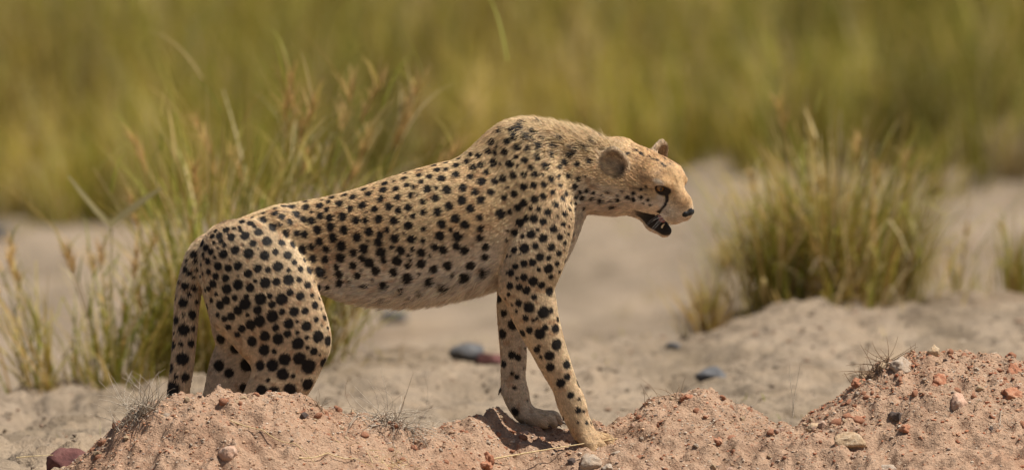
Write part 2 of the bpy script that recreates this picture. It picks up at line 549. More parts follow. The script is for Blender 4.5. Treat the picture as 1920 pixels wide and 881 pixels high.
# ------------------------------------------------------------------ grass
def blades(root, az, lean, droop, length, width, col, seg=4, tip=0.15, twist=None, kink=None):
    """flat curved leaves; arrays of n; col (n,3) or (n,2,3) base and tip"""
    n = len(root)
    t = np.linspace(0, 1, seg + 1)
    th = lean[:, None] + droop[:, None] * t[None] ** 1.3
    if kink is not None:
        th = th + kink[:, None] * (t[None] > 0.55)
    st = (length / seg)[:, None]
    hx = np.concatenate([np.zeros((n, 1)), np.cumsum(np.sin(th[:, :-1]) * st, 1)], 1)
    hz = np.concatenate([np.zeros((n, 1)), np.cumsum(np.cos(th[:, :-1]) * st, 1)], 1)
    dx, dy = np.cos(az)[:, None], np.sin(az)[:, None]
    ctr = np.stack([root[:, 0:1] + hx * dx, root[:, 1:2] + hx * dy, root[:, 2:3] + hz], 2)
    tw = az + math.pi / 2 if twist is None else twist
    wv = np.stack([np.cos(tw), np.sin(tw), np.zeros(n)], 1)
    wd = width[:, None] * (1 - (1 - tip) * t[None] ** 1.5) * (0.55 + 0.45 * np.minimum(t[None] * 4, 1))
    Lf = ctr - wv[:, None, :] * wd[:, :, None] / 2
    Rt = ctr + wv[:, None, :] * wd[:, :, None] / 2
    V = np.stack([Lf, Rt], 2).reshape(n, -1, 3)
    m = 2 * (seg + 1)
    q = np.array([[2 * i, 2 * i + 1, 2 * i + 3, 2 * i + 2] for i in range(seg)])
    F = (q[None] + (np.arange(n) * m)[:, None, None]).reshape(-1, 4)
    if col.ndim == 2:
        C = np.repeat(col, m, 0)
    else:
        tt = np.repeat(t, 2)[None, :, None]
        C = (col[:, 0][:, None] * (1 - tt) + col[:, 1][:, None] * tt).reshape(-1, 3)
    return V.reshape(-1, 3), F, C


nt = NT("grass_leaf")
at = nt.n("ShaderNodeAttribute", attribute_name="Col")
d = nt.n("ShaderNodeBsdfPrincipled", {"Base Color": at.outputs[0], "Roughness": 0.6, "Specular IOR Level": 0.15})
tl = nt.n("ShaderNodeBsdfTranslucent", {"Color": at.outputs[0]})
mx_ = nt.n("ShaderNodeMixShader", {0: 0.35, 1: d.outputs[0], 2: tl.outputs[0]})
nt.t.links.new(mx_.outputs[0], nt.out.inputs[0])
M_grass = nt.m

GREEN = np.array([[0.23, 0.235, 0.035], [0.28, 0.27, 0.05], [0.19, 0.21, 0.035], [0.32, 0.30, 0.07]])
OLIVE = np.array([[0.37, 0.295, 0.065], [0.41, 0.32, 0.085], [0.31, 0.25, 0.055]])
STRAW = np.array([[0.54, 0.42, 0.20], [0.50, 0.36, 0.14], [0.46, 0.30, 0.10], [0.58, 0.49, 0.28]])
DRY = np.array([[0.44, 0.36, 0.25], [0.36, 0.28, 0.19], [0.30, 0.23, 0.16]])


def pal(r, n, wts):
    """mixed leaf colours; wts over GREEN, OLIVE, STRAW, DRY"""
    sets = [GREEN, OLIVE, STRAW, DRY]
    k = r.choice(4, n, p=np.array(wts) / sum(wts))
    out = np.zeros((n, 3))
    for i in range(4):
        m = k == i
        out[m] = sets[i][r.integers(0, len(sets[i]), m.sum())]
    return out * r.uniform(0.75, 1.2, (n, 1))


# the tall grass beyond the dry bed, one mass
def far_front(x):
    return np.interp(x, [-12, -2.3, -1.2, -0.7, 0.2, 0.55, 0.95, 1.4, 2.2, 12], [25.5, 25.5, 26.0, 26.5, 27.0, 27.0, 27.0, 27.0, 27.5, 28.0])


rg = np.random.default_rng(77)
NTUFT = 1900
tx = rg.uniform(-9, 9, NTUFT)
core = rg.random(NTUFT) < 0.72
tx[core] = rg.uniform(-3.6, 3.6, core.sum())
ty = far_front(tx) + (fbm(tx * 1.3, tx * 0 + 2, 3.0, 2) - 0.5) * 8 - 1.0 + rg.normal(0, 1.1, NTUFT) + rg.random(NTUFT) ** 1.6 * 36
hue = fbm(tx * 0.9 + 9, ty * 0.35, 6.0, 3)
lum = np.clip(0.15 + 1.6 * fbm(tx * 1.6 + 3, ty * 0.5, 16.0, 2) + rg.normal(0, 0.12, NTUFT), 0.40, 1.6)
NB = 50
n = NTUFT * NB
ti = np.repeat(np.arange(NTUFT), NB)
edge_ = smooth01((ty - far_front(tx) + 2.5) / 7.0)
sz = (0.45 + 0.55 * edge_) * np.clip(0.62 + 0.8 * fbm(tx * 0.8, ty * 0.4, 1.5, 2) + rg.normal(0, 0.22, NTUFT), 0.5, 1.6)
rr = np.abs(rg.normal(0, 0.16, n)) * sz[ti]
ra_ = rg.uniform(0, 6.283, n)
root = np.stack([tx[ti] + rr * np.cos(ra_), ty[ti] + rr * np.sin(ra_), np.zeros(n)], 1)
root[:, 2] = ground_z(root[:, 0], root[:, 1]) - 0.02
h_ = rg.uniform(0.5, 1.25, n) * sz[ti]
gcol = pal(rg, n, (0.50, 0.34, 0.07, 0.09))
warm = pal(rg, n, (0.12, 0.54, 0.22, 0.12))
pickw = rg.random(n) < smooth01((hue[ti] - 0.40) / 0.2) * 0.9
gcol[pickw] = warm[pickw]
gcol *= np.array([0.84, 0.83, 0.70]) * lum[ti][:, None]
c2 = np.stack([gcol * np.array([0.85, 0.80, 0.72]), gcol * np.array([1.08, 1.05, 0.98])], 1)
wind = rg.uniform(0, 6.283, NTUFT)
az = np.where(rg.random(n) < 0.5, wind[ti] + rg.normal(0, 0.5, n), ra_ + rg.normal(0, 0.5, n))
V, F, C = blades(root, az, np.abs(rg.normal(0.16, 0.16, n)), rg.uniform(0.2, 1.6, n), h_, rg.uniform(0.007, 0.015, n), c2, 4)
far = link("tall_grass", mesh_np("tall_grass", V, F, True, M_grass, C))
tag(far, "tall olive green grass filling the background beyond the dry bed", "grass", kind="stuff")


def tuft(name, px, py, y, wpx, hpx, nb, wts, label, seed, lean=0.25, droop=0.7, width=(0.004, 0.009), stems=0, group=None, lean_dir=None, spread=0.30):
    """one grass plant at sketch place px, py (its foot), size in pixels there; parts: blades and separate stems with leaves"""
    r = np.random.default_rng(seed)
    p = P(px, py, y)
    k = (1 + y / DIST) / PXM
    base = link(name, None)
    gz0 = float(top_z(np.array([p.x]), np.array([y]))[0])
    base.location = (p.x, y, gz0)
    base.empty_display_size = 0.05
    tag(base, label, "grass", group, "thing")
    W, Hh = wpx * k, hpx * k
    a = r.uniform(0, 6.283, nb)
    rad = np.abs(r.normal(0, spread, nb)) * W / 2
    x0, y0 = rad * np.cos(a), rad * np.sin(a) * 0.8
    z0 = top_z(p.x + x0, y + y0) - gz0 - 0.012
    ln = Hh * r.uniform(0.35, 1.12, nb)
    az = a + r.normal(0, 0.6, nb)
    if lean_dir is not None:
        az = np.where(r.random(nb) < 0.6, lean_dir + r.normal(0, 0.5, nb), az)
    col = pal(r, nb, wts)
    c2 = np.stack([col * np.array([1.0, 0.92, 0.85]), col * np.array([1.05, 1.05, 1.0])], 1)
    kink = np.where(r.random(nb) < 0.12, r.uniform(0.5, 1.8, nb), 0)
    V, F, C = blades(np.stack([x0, y0, z0], 1), az, np.abs(r.normal(lean * 0.6, lean * 0.7, nb)), r.uniform(0.0, droop * 1.6, nb), ln, r.uniform(*width, nb), c2, 6, kink=kink)
    b = link("blades", mesh_np("blades", V, F, True, M_grass, C), base)
    b["kind"] = "stuff"
    for s in range(stems):
        a = r.uniform(0, 6.283); rad = abs(r.normal(0, spread + 0.1)) * W / 2
        x1, y1 = rad * math.cos(a), rad * math.sin(a)
        L = Hh * r.uniform(0.75, 1.15)
        sa = (lean_dir + r.normal(0, 0.5)) if lean_dir is not None and r.random() < 0.7 else a
        le = abs(r.normal(lean * 0.7, 0.12)); dr = r.uniform(0.0, 0.4)
        z1 = float(top_z(np.array([p.x + x1]), np.array([y + y1]))[0]) - gz0 - 0.012
        pc = pal(r, 1, wts)
        one = lambda v: np.array([v], float)
        V1, F1, C1 = blades(np.array([[x1, y1, z1]]), one(sa), one(le), one(dr), one(L), one(0.006), pc, 10, 0.4, twist=one(r.uniform(-0.4, 0.4)))
        mid = (V1[0::2] + V1[1::2]) / 2
        nl = int(r.integers(5, 9))
        lv = np.interp(np.linspace(0.15, 0.98, nl), np.linspace(0, 1, 11), np.arange(11))
        pts = np.stack([np.interp(lv, np.arange(11), mid[:, c]) for c in range(3)], 1)
        lc = pal(r, nl, wts)
        V2, F2, C2 = blades(pts, r.uniform(0, 6.283, nl), r.uniform(0.3, 0.8, nl), r.uniform(0.3, 1.3, nl), L * r.uniform(0.15, 0.32, nl), r.uniform(0.005, 0.009, nl), lc, 5)
        V = np.concatenate([V1, V2]); F = np.concatenate([F1, F2 + len(V1)]); C = np.concatenate([C1, C2])
        so = link("stem", mesh_np("stem", V, F, True, M_grass, C), base)
        if r.random() < 0.55:
            np_ = 34
            lv = r.uniform(8.4, 10, np_)
            pts = np.stack([np.interp(lv, np.arange(11), mid[:, c]) for c in range(3)], 1)
            hc_ = np.array([[0.52, 0.34, 0.13]]) * r.uniform(0.7, 1.25, (np_, 1))
            V3, F3, C3 = blades(pts, sa + r.normal(0, 1.0, np_), r.uniform(0.2, 0.8, np_), r.uniform(0.2, 1.2, np_), L * r.uniform(0.06, 0.14, np_), r.uniform(0.003, 0.006, np_), hc_, 3)
            link("seed_head", mesh_np("seed_head", V3, F3, True, M_grass, C3), so)
    return base


tuft("reed_grass", 75, 700, 4.55, 190, 300, 60, (0.45, 0.3, 0.25, 0), "sparse green reed grass leaning left at the far left on the bank edge", 401, 0.45, 0.8, (0.005, 0.010), 10, lean_dir=math.pi, spread=0.6)
tuft("reed_grass", 215, 690, 4.75, 220, 300, 90, (0.5, 0.3, 0.2, 0), "sparse green and straw reed grass left of the cheetah's tail", 402, 0.5, 0.8, (0.005, 0.010), 12, spread=0.6)
tuft("reed_grass", 300, 672, 4.95, 130, 250, 170, (0.55, 0.25, 0.2, 0), "short dense reed grass right behind the cheetah's tail", 403, 0.25, 0.6, (0.005, 0.010), 5, spread=0.5)
tuft("reed_grass", 400, 662, 5.0, 220, 520, 420, (0.5, 0.3, 0.2, 0), "tall reed grass standing behind the cheetah's rump", 404, 0.30, 0.9, (0.005, 0.010), 14, spread=0.5)
tuft("reed_grass", 520, 652, 5.4, 260, 570, 380, (0.4, 0.3, 0.3, 0), "tallest reed grass behind the loins, with drooping golden tops", 405, 0.36, 1.1, (0.005, 0.011), 16, lean_dir=0.1, spread=0.5)
tuft("reed_grass", 590, 645, 5.8, 160, 560, 70, (0.3, 0.3, 0.4, 0), "golden reed grass arching right above the cheetah's back", 417, 0.42, 1.1, (0.005, 0.011), 12, lean_dir=0.0, spread=0.5)
tuft("tussock_grass", 1560, 585, 7.15, 400, 360, 950, (0.30, 0.30, 0.36, 0.04), "thick green and gold tussock on the bank right of the cheetah's face", 406, 0.42, 0.9, (0.005, 0.010), 4, spread=0.45)
tuft("dry_tussock", 1545, 590, 7.05, 400, 120, 420, (0.10, 0.25, 0.40, 0.25), "low fringe of dead straw around the foot of the thick green tussock", 418, 0.6, 0.8, (0.004, 0.008), 0, spread=0.55)
tuft("tussock_grass", 1455, 600, 7.0, 150, 270, 260, (0.35, 0.35, 0.25, 0.05), "slimmer tussock joined to the left side of the thick one", 407, 0.25, 0.6, (0.005, 0.010), 2)
tuft("tussock_grass", 1690, 580, 7.3, 110, 250, 150, (0.5, 0.25, 0.25, 0.0), "low upright green tussock at the right flank of the thick one", 408, 0.15, 0.3, (0.005, 0.010), 2)
tuft("dry_tussock", 1330, 628, 6.75, 130, 150, 220, (0.08, 0.22, 0.3, 0.4), "small dry brown tussock left of the thick green one", 409, 0.35, 0.6, (0.004, 0.008), 0)
tuft("dry_tussock", 1365, 452, 15.5, 70, 75, 160, (0.0, 0.2, 0.5, 0.3), "low rusty dry tuft on the far sand behind the face", 410, 0.4, 0.7, (0.004, 0.009), 0)
tuft("grass_sprout", 655, 640, 6.6, 70, 95, 60, (0.6, 0.3, 0.1, 0), "small green sprout beyond the bank under the flank", 411, 0.3, 0.5, (0.005, 0.009), 0)
tuft("grass_sprout", 820, 626, 8.0, 90, 50, 60, (0.5, 0.3, 0.2, 0), "low green sprout on the sand under the belly", 412, 0.4, 0.7, (0.005, 0.009), 0)
tuft("grass_sprout", 1180, 628, 7.4, 170, 45, 130, (0.45, 0.35, 0.2, 0), "low wide green patch on the bank below the cheetah's chin", 413, 0.5, 0.8, (0.005, 0.009), 0)
tuft("grass_sprout", 1905, 572, 7.6, 90, 170, 90, (0.5, 0.3, 0.2, 0), "thin green grass at the right edge on the bank", 414, 0.2, 0.4, (0.004, 0.008), 2)
tuft("grass_sprout", 1840, 470, 11.5, 40, 150, 24, (0.6, 0.3, 0.1, 0), "lone thin green stems on the far sand at the right", 415, 0.15, 0.4, (0.004, 0.007), 1)
tuft("dry_tussock", 1895, 330, 23.2, 120, 150, 260, (0.1, 0.2, 0.2, 0.5), "dusky dry bush at the right in front of the tall grass", 416, 0.4, 0.6, (0.005, 0.010), 0)

tuft("dry_tussock", 190, 692, 4.7, 420, 70, 420, (0.15, 0.25, 0.35, 0.25), "low dead straw litter around the feet of the left reeds", 419, 0.8, 0.8, (0.003, 0.007), 0, spread=0.6)
tuft("dry_tussock", 470, 658, 5.2, 380, 90, 320, (0.2, 0.25, 0.35, 0.2), "low dead straw litter under the tall reeds behind the rump", 420, 0.8, 0.8, (0.003, 0.007), 0, spread=0.6)

tuft("tussock_grass", 1500, 440, 13.5, 260, 230, 420, (0.35, 0.35, 0.28, 0.02), "hazy green tussock on the far sand behind the thick one", 421, 0.35, 0.8, (0.006, 0.011), 2, spread=0.5)
tuft("tussock_grass", 1660, 420, 15.0, 240, 210, 380, (0.40, 0.35, 0.23, 0.02), "hazy green tussock on the far sand right of the other hazy one", 422, 0.35, 0.8, (0.006, 0.011), 2, spread=0.5)
tuft("grass_sprout", 1790, 578, 7.6, 150, 130, 50, (0.4, 0.3, 0.3, 0), "thin wispy blades on the bank between the thick tussock and the right edge", 423, 0.4, 0.7, (0.003, 0.006), 1, spread=0.6)
# short dead stubble scattered over the dry bed, one mass
r9 = np.random.default_rng(91)
nc_ = 420
cx_ = r9.uniform(-4.5, 4.5, nc_); cy_ = r9.uniform(1.2, 27, nc_)
ok9 = fbm(cx_ * 1.1, cy_ * 0.3, 13.0, 2) > 0.44
cx_, cy_ = cx_[ok9], cy_[ok9]
i9 = np.repeat(np.arange(len(cx_)), 18); n9 = len(i9)
rt = np.stack([cx_[i9] + r9.normal(0, 0.06, n9), cy_[i9] + r9.normal(0, 0.12, n9), np.zeros(n9)], 1)
rt[:, 2] = top_z(rt[:, 0], rt[:, 1]) - 0.005
V, F, C = blades(rt, r9.uniform(0, 6.283, n9), r9.uniform(0.1, 1.2, n9), r9.uniform(0, 1.0, n9), r9.uniform(0.02, 0.075, n9) * np.where(rt[:, 1] > 8, 1.5, 0.7), r9.uniform(0.002, 0.006, n9), pal(r9, n9, (0.15, 0.3, 0.2, 0.35)) * 0.8, 3)
stub = link("dead_stubble", mesh_np("dead_stubble", V, F, True, M_grass, C))
tag(stub, "sparse dead grass stubble scattered over the sandy ground", "grass", kind="stuff")

# bent dry leaf rising from the left reeds
lb = link("bent_leaf", None)
p0 = P(205, 690, 4.4)
lb.location = p0
tag(lb, "long dry straw leaf bent to a V above the left reeds", "leaf")
k = (1 + 4.4 / DIST) / PXM
def strip(pts, wd):
    V = []
    for (a, b), w in zip(pts, wd):
        V += [((a - 205) * k, -0.3 * w * k, (690 - b + 0.5 * w) * k), ((a - 205) * k, 0.3 * w * k, (690 - b - 0.5 * w) * k)]
    F = [[2 * i, 2 * i + 1, 2 * i + 3, 2 * i + 2] for i in range(len(pts) - 1)]
    return np.array(V), np.array(F)
V, F = strip([(128, 330), (150, 358), (178, 392), (206, 421), (225, 407), (262, 380), (303, 352)], (5, 12, 15, 14, 17, 16, 5))
link("leaf", mesh_np("leaf", V, F, True, M_grass, np.tile([[0.42, 0.37, 0.19]], (len(V), 1))), lb)
V, F, C = blades(np.array([[0.01, 0, -0.01]]), np.array([math.pi]), np.array([0.02]), np.array([-0.03]), np.array([272 * k]), np.array([0.006]), np.array([[0.36, 0.30, 0.13]]), 6, 0.7, twist=np.array([0.2]))
link("stem", mesh_np("stem", V, F, True, M_grass, C), lb)

# ------------------------------------------------------------------ dry straw and twigs on the mound
def tube(pts, r0, r1, sides=5):
    pts = np.array(pts, float)
    n = len(pts)
    tg = np.gradient(pts, axis=0); tg /= np.linalg.norm(tg, axis=1)[:, None] + 1e-9
    ref = np.array([0.3, 0.2, 0.93])
    a = np.cross(tg, ref); a /= np.linalg.norm(a, axis=1)[:, None] + 1e-9
    b = np.cross(tg, a)
    th = np.arange(sides) / sides * 2 * math.pi
    rr = np.linspace(r0, r1, n)
    V = pts[:, None] + rr[:, None, None] * (np.cos(th)[None, :, None] * a[:, None] + np.sin(th)[None, :, None] * b[:, None])
    F = []
    for i in range(n - 1):
        for j in range(sides):
            F.append([i * sides + j, i * sides + (j + 1) % sides, (i + 1) * sides + (j + 1) % sides, (i + 1) * sides + j])
    return V.reshape(-1, 3), np.array(F)


M_straw = stone_mat("straw", [(0.50, 0.36, 0.18), (0.60, 0.46, 0.25), (0.64, 0.52, 0.32)], 40)
M_twig = stone_mat("grey_twig", [(0.30, 0.24, 0.17), (0.46, 0.39, 0.31), (0.56, 0.49, 0.40)], 60)
M_root = stone_mat("brown_root", [(0.14, 0.085, 0.05), (0.24, 0.16, 0.10), (0.33, 0.24, 0.15)], 60)


def straw(px0, py0, px1, py1, label, mat, r=0.0016, bow=0.01, seed=0, cat="straw"):
    q = np.random.default_rng(seed)
    a, b = front_y(px0, py0), front_y(px1, py1)
    A, B = np.array(P(px0, py0, a)), np.array(P(px1, py1, b))
    t = np.linspace(0, 1, 14)
    pts = A + (B - A) * t[:, None]
    pts[:, 2] = np.maximum(pts[:, 2], top_z(pts[:, 0], pts[:, 1]) + r * 1.2)
    for _ in range(4):
        pts[1:-1, 2] = np.maximum(pts[1:-1, 2], (pts[:-2, 2] + pts[2:, 2]) / 2)
    pts[:, 2] += bow * np.sin(t * math.pi) * 0.3
    pts[:, 1] -= 0.004
    V, F = tube(pts, r, r * 0.5)
    return tag(link("straw", mesh_np("straw", V, F, True, mat)), label, cat)


straw(925, 860, 1158, 822, "long yellow straw lying across the near front paw", M_straw, 0.0021, 0.004, 1)
straw(432, 792, 590, 872, "long yellow straw lying down the left mound", M_straw, 0.0016, 0.004, 2)
straw(560, 868, 700, 876, "pale straw at the bottom edge below the dry grass wisp", M_straw, 0.0018, 0.003, 3)
straw(30, 858, 100, 853, "short straw left of the maroon rock", M_straw, 0.0016, 0.003, 4)
straw(1315, 806, 1350, 785, "short pale straw on the middle mound's right face", M_twig, 0.0010, 0.003, 5)
straw(1600, 740, 1660, 722, "brown twig by the red clod on the right mound", M_twig, 0.0012, 0.003, 6)
straw(1828, 778, 1856, 745, "thin brown twig right of the tall pointed stone", M_root, 0.0012, 0.002, 7)
straw(1875, 800, 1880, 765, "pale curved straw near the right edge on the slope", M_twig, 0.0009, 0.002, 8)


def wisp(name, px, py, wpx, hpx, n, mat, label, seed, upright=0.6, curl=1.0, r0=0.0008, cat="dry grass", hang=0.0):
    """a dry wisp: thin wiry strands joined in one plant"""
    q = np.random.default_rng(seed)
    y = front_y(px, py)
    p = np.array(P(px, py, y))
    p[2] = float(top_z(p[0:1], np.array([y]))[0])
    k = 1 / PXM
    a = q.uniform(0, 6.283, n)
    c = np.stack([q.normal(0, 0.22, n) * wpx * k, q.normal(0, 0.12, n) * wpx * k, np.zeros(n)], 1)
    c[:, 2] = top_z(p[0] + c[:, 0], p[1] + c[:, 1]) - p[2] - 0.003
    L = hpx * k * q.uniform(0.5, 1.25, n)
    d = np.stack([np.cos(a), np.sin(a) * 0.6, upright * q.uniform(0.4, 1.6, n)], 1)
    d /= np.linalg.norm(d, axis=1)[:, None]
    tq = q.normal(0, 1.0, (n, 3)) * curl
    path = [c.copy()]
    for s in range(9):
        d = d + tq * 0.16 + np.array([0, 0, -hang * 0.2])
        d /= np.linalg.norm(d, axis=1)[:, None]
        c = c + d * (L / 9)[:, None]
        c[:, 2] = np.maximum(c[:, 2], top_z(p[0] + c[:, 0], p[1] + c[:, 1]) - p[2] + 0.001)
        path.append(c.copy())
    path = np.stack(path, 1)
    Vs, Fs, off = [], [], 0
    for i in range(n):
        V, F = tube(path[i], r0 * q.uniform(0.7, 1.5), r0 * 0.4, 4)
        Vs.append(V); Fs.append(F + off); off += len(V)
    o = link(name, mesh_np(name, np.concatenate(Vs), np.concatenate(Fs), True, mat))
    o.location = p
    return tag(o, label, cat)


wisp("dry_grass", 735, 800, 150, 95, 150, M_twig, "tangled grey dry grass wisp in the dip between hind and front legs", 501, 0.5, 1.3, 0.0009, hang=1.0)
wisp("dry_grass", 262, 785, 95, 85, 90, M_twig, "pale dry grass wisp on the left end of the mound beside the tail", 502, 0.7, 0.8, 0.0010)
wisp("dry_grass", 600, 768, 50, 34, 16, M_root, "few thin brown stalks on the mound right of the hind leg", 503, 0.8, 0.8, 0.0007)
wisp("dry_grass", 1490, 786, 34, 42, 26, M_root, "small dark spiky tuft in the notch left of the right mound", 504, 1.3, 0.5, 0.0011)
wisp("dry_grass", 1645, 698, 80, 62, 60, M_root, "brown rootlets hanging over the right mound's left shoulder", 505, 0.3, 0.8, 0.0010)
wisp("dry_grass", 1275, 745, 60, 42, 14, M_root, "thin brown stalks by the brick red clod", 506, 0.9, 1.0, 0.0007)
wisp("dry_grass", 1392, 778, 60, 46, 14, M_twig, "thin pale stalks on the right flank of the middle mound", 507, 0.8, 0.8, 0.0006)
wisp("dry_grass", 1215, 775, 40, 46, 6, M_root, "two or three bare stalks left of the middle mound's top", 508, 1.4, 0.5, 0.0007)
wisp("dry_grass", 990, 806, 70, 30, 26, M_twig, "pale straw scraps under the far front paw", 509, 0.2, 0.9, 0.0007)
wisp("dry_grass", 720, 868, 130, 40, 30, M_straw, "yellow straw scraps at the bottom edge below the grey wisp", 510, 0.25, 0.7, 0.0009)
wisp("dry_grass", 1890, 800, 80, 36, 14, M_twig, "loose pale rootlets near the right edge", 511, 0.15, 0.9, 0.0006)
tw = link("dry_stalk", None)
y_ = front_y(1487, 782)
tw.location = P(1487, 782, y_)
tag(tw, "two upright seed stalks rising from the dark spiky tuft", "stalk")
for pts in ([(0, 0), (0, 30), (-4, 62), (-7, 98)], [(0, 0), (3, 40), (8, 66), (14, 99)]):
    V, F = tube([(a / PXM, 0.002 * i, b / PXM) for i, (a, b) in enumerate(pts)], 0.0009, 0.0006)
    link("stem", mesh_np("stem", V, F, True, M_twig), tw)
print("ground done")

# ------------------------------------------------------------------ cheetah
# Modelled in sketch units (1/750 m): x along the body, l across it (near side negative), z up.
class Prim:
    __slots__ = ("p0", "u", "len", "ra", "rb", "lh", "kind", "R", "rad", "bs", "ctr", "sgn")


def cap(a, b, lh=(0, 1, 0)):
    """elliptic tapered capsule; a, b = (x, l, z, r_in_plane, r_across)"""
    q = Prim()
    q.kind = 0
    q.p0 = np.array(a[:3], np.float32)
    d = np.array(b[:3], np.float32) - q.p0
    q.len = max(float(np.linalg.norm(d)), 1e-3)
    q.u = d / q.len
    q.ra = (a[3], b[3])
    q.rb = (a[4], b[4])
    q.lh = np.array(lh, np.float32)
    q.ctr = q.p0 + d / 2
    q.bs = q.len / 2 + max(max(q.ra), max(q.rb))
    return q


def ell(c, rad, R=None):
    q = Prim()
    q.kind = 1
    q.ctr = np.array(c, np.float32)
    q.rad = np.array(rad, np.float32)
    q.R = np.eye(3, dtype=np.float32) if R is None else np.array(R, np.float32)   # rows = axes
    q.bs = float(max(rad))
    return q


def pdist(q, X):
    if q.kind == 0:
        w = X - q.p0
        t = np.clip((w @ q.u) / q.len, 0, 1)
        w = w - (t * q.len)[:, None] * q.u
        wl = w @ q.lh
        wr2 = np.maximum((w * w).sum(1) - wl * wl, 0)
        ra = q.ra[0] + (q.ra[1] - q.ra[0]) * t
        rb = q.rb[0] + (q.rb[1] - q.rb[0]) * t
        k0 = np.sqrt(wr2 / (ra * ra) + wl * wl / (rb * rb)) + 1e-6
        k1 = np.sqrt(wr2 / ra ** 4 + wl * wl / rb ** 4) + 1e-9
        return k0 * (k0 - 1) / k1
    w = (X - q.ctr) @ q.R.T
    k0 = np.sqrt(((w / q.rad) ** 2).sum(1)) + 1e-6
    k1 = np.sqrt(((w / q.rad ** 2) ** 2).sum(1)) + 1e-9
    return k0 * (k0 - 1) / k1


def smin(a, b, k):
    h = np.clip(0.5 + 0.5 * (b - a) / k, 0, 1)
    return b + (a - b) * h - k * h * (1 - h)


def smax(a, b, k):
    return -smin(-a, -b, k)


def M(px, py, lat=0.0):
    return (px - 960.0, float(lat), 890.0 - py)


def spline(q, sub=4):
    """Catmull-Rom through rows of q, sub steps per span"""
    q = np.array(q, float)
    e = np.vstack([2 * q[0] - q[1], q, 2 * q[-1] - q[-2]])
    out = []
    for i in range(1, len(e) - 2):
        for t in np.arange(sub) / sub:
            a, b, c, d = e[i - 1], e[i], e[i + 1], e[i + 2]
            out.append(0.5 * (2 * b + (c - a) * t + (2 * a - 5 * b + 4 * c - d) * t ** 2 + (3 * b - a - 3 * c + d) * t ** 3))
    out.append(q[-1])
    return np.array(out)


def chain(pts, out, lh=(0, 1, 0), raw=False):
    """one smooth limb; pts: (px, py, lat, r, r_across)"""
    q = [tuple(p) if raw else (*M(p[0], p[1], p[2]), p[3], p[4]) for p in pts]
    if len(q) > 2:
        q = [tuple(r) for r in spline(q)]
    out.append([cap(a, b, lh) for a, b in zip(q[:-1], q[1:])])
    return q


G = {}          # group -> (list of prims, k inside the group, list of carving prims)
FLOW = {}       # group -> polyline the fur follows

T = []
FLOW['torso'] = chain([(1155, 340, 0, 60, 48), (1105, 327, 0, 66, 48), (1060, 322, 0, 72, 54), (1010, 352, 0, 96, 66),
                       (955, 396, 0, 118, 74), (905, 414, 0, 119, 81), (840, 430, 0, 121, 86), (765, 448, 0, 117, 82),
                       (690, 458, 0, 103, 68), (610, 458, 0, 84, 50), (530, 466, 0, 76, 50), (455, 486, 0, 60, 54), (405, 490, 0, 46, 42)], T)
chain([(1038, 375, 0, 46, 44), (1038, 430, 0, 42, 46), (1006, 482, 0, 42, 48), (930, 452, 0, 58, 60)], T)     # breast and brisket
chain([(905, 316, 0, 40, 38), (950, 280, 0, 44, 42), (990, 270, 0, 44, 42), (1040, 294, 0, 46, 44)], T)                                # withers
for s in (-1, 1):
    chain([(962, 262, 22 * s, 22, 14), (990, 325, 50 * s, 46, 20), (1022, 405, 64 * s, 46, 26)], T)           # shoulder blade
    chain([(420, 444, 22 * s, 18, 22), (520, 428, 26 * s, 34, 30)], T)                                          # hip bones
    chain([(630, 538, 22 * s, 12, 20), (585, 515, 38 * s, 28, 22)], T)                                          # flank fold
G['torso'] = (T, 26.0, [])

def foreleg(pts_up, pts_low, paw, s):
    L = []
    chain(pts_up, L)
    f = chain(pts_low, L)
    for p in paw:
        L.append(cap((*M(*p[0]), p[1], p[2]), (*M(*p[3]), p[4], p[5])))
    return L, f

# near foreleg
L, f = foreleg([(1030, 412, -68, 46, 26), (1005, 480, -74, 52, 30), (985, 532, -72, 48, 30)],
               [(992, 545, -70, 46, 31), (1003, 585, -70, 40, 29), (1020, 630, -69, 33, 26), (1041, 680, -68, 27, 22),
                (1060, 722, -68, 22, 19), (1072, 754, -68, 24, 20), (1082, 782, -68, 19, 19), (1094, 806, -68, 19, 23)],
               [((1092, 806, -70), 19, 24, (1108, 818, -72), 17, 24),
                ((1094, 816, -90), 12, 9, (1106, 831, -100), 11.5, 8), ((1106, 831, -100), 11.5, 8, (1112, 842, -106), 8, 7),
                ((1104, 816, -82), 13, 9, (1124, 833, -91), 12, 8), ((1124, 833, -91), 12, 8, (1132, 844, -95), 8, 7),
                ((1108, 815, -68), 13, 9, (1138, 829, -73), 12, 8), ((1138, 829, -73), 12, 8, (1147, 840, -74), 8, 7),
                ((1106, 815, -52), 14, 10, (1138, 824, -54), 13, 9), ((1138, 824, -54), 13, 9, (1148, 834, -54), 8, 7),
                ((1062, 766, -66), 8, 8, (1060, 776, -66), 5, 5)], -1)
L.append(cap((*M(962, 520, -68), 30, 24), (*M(950, 543, -68), 16, 15)))          # point of the elbow
G['foreleg_near'] = (L, 4.0, [])
FLOW['foreleg_near'] = f
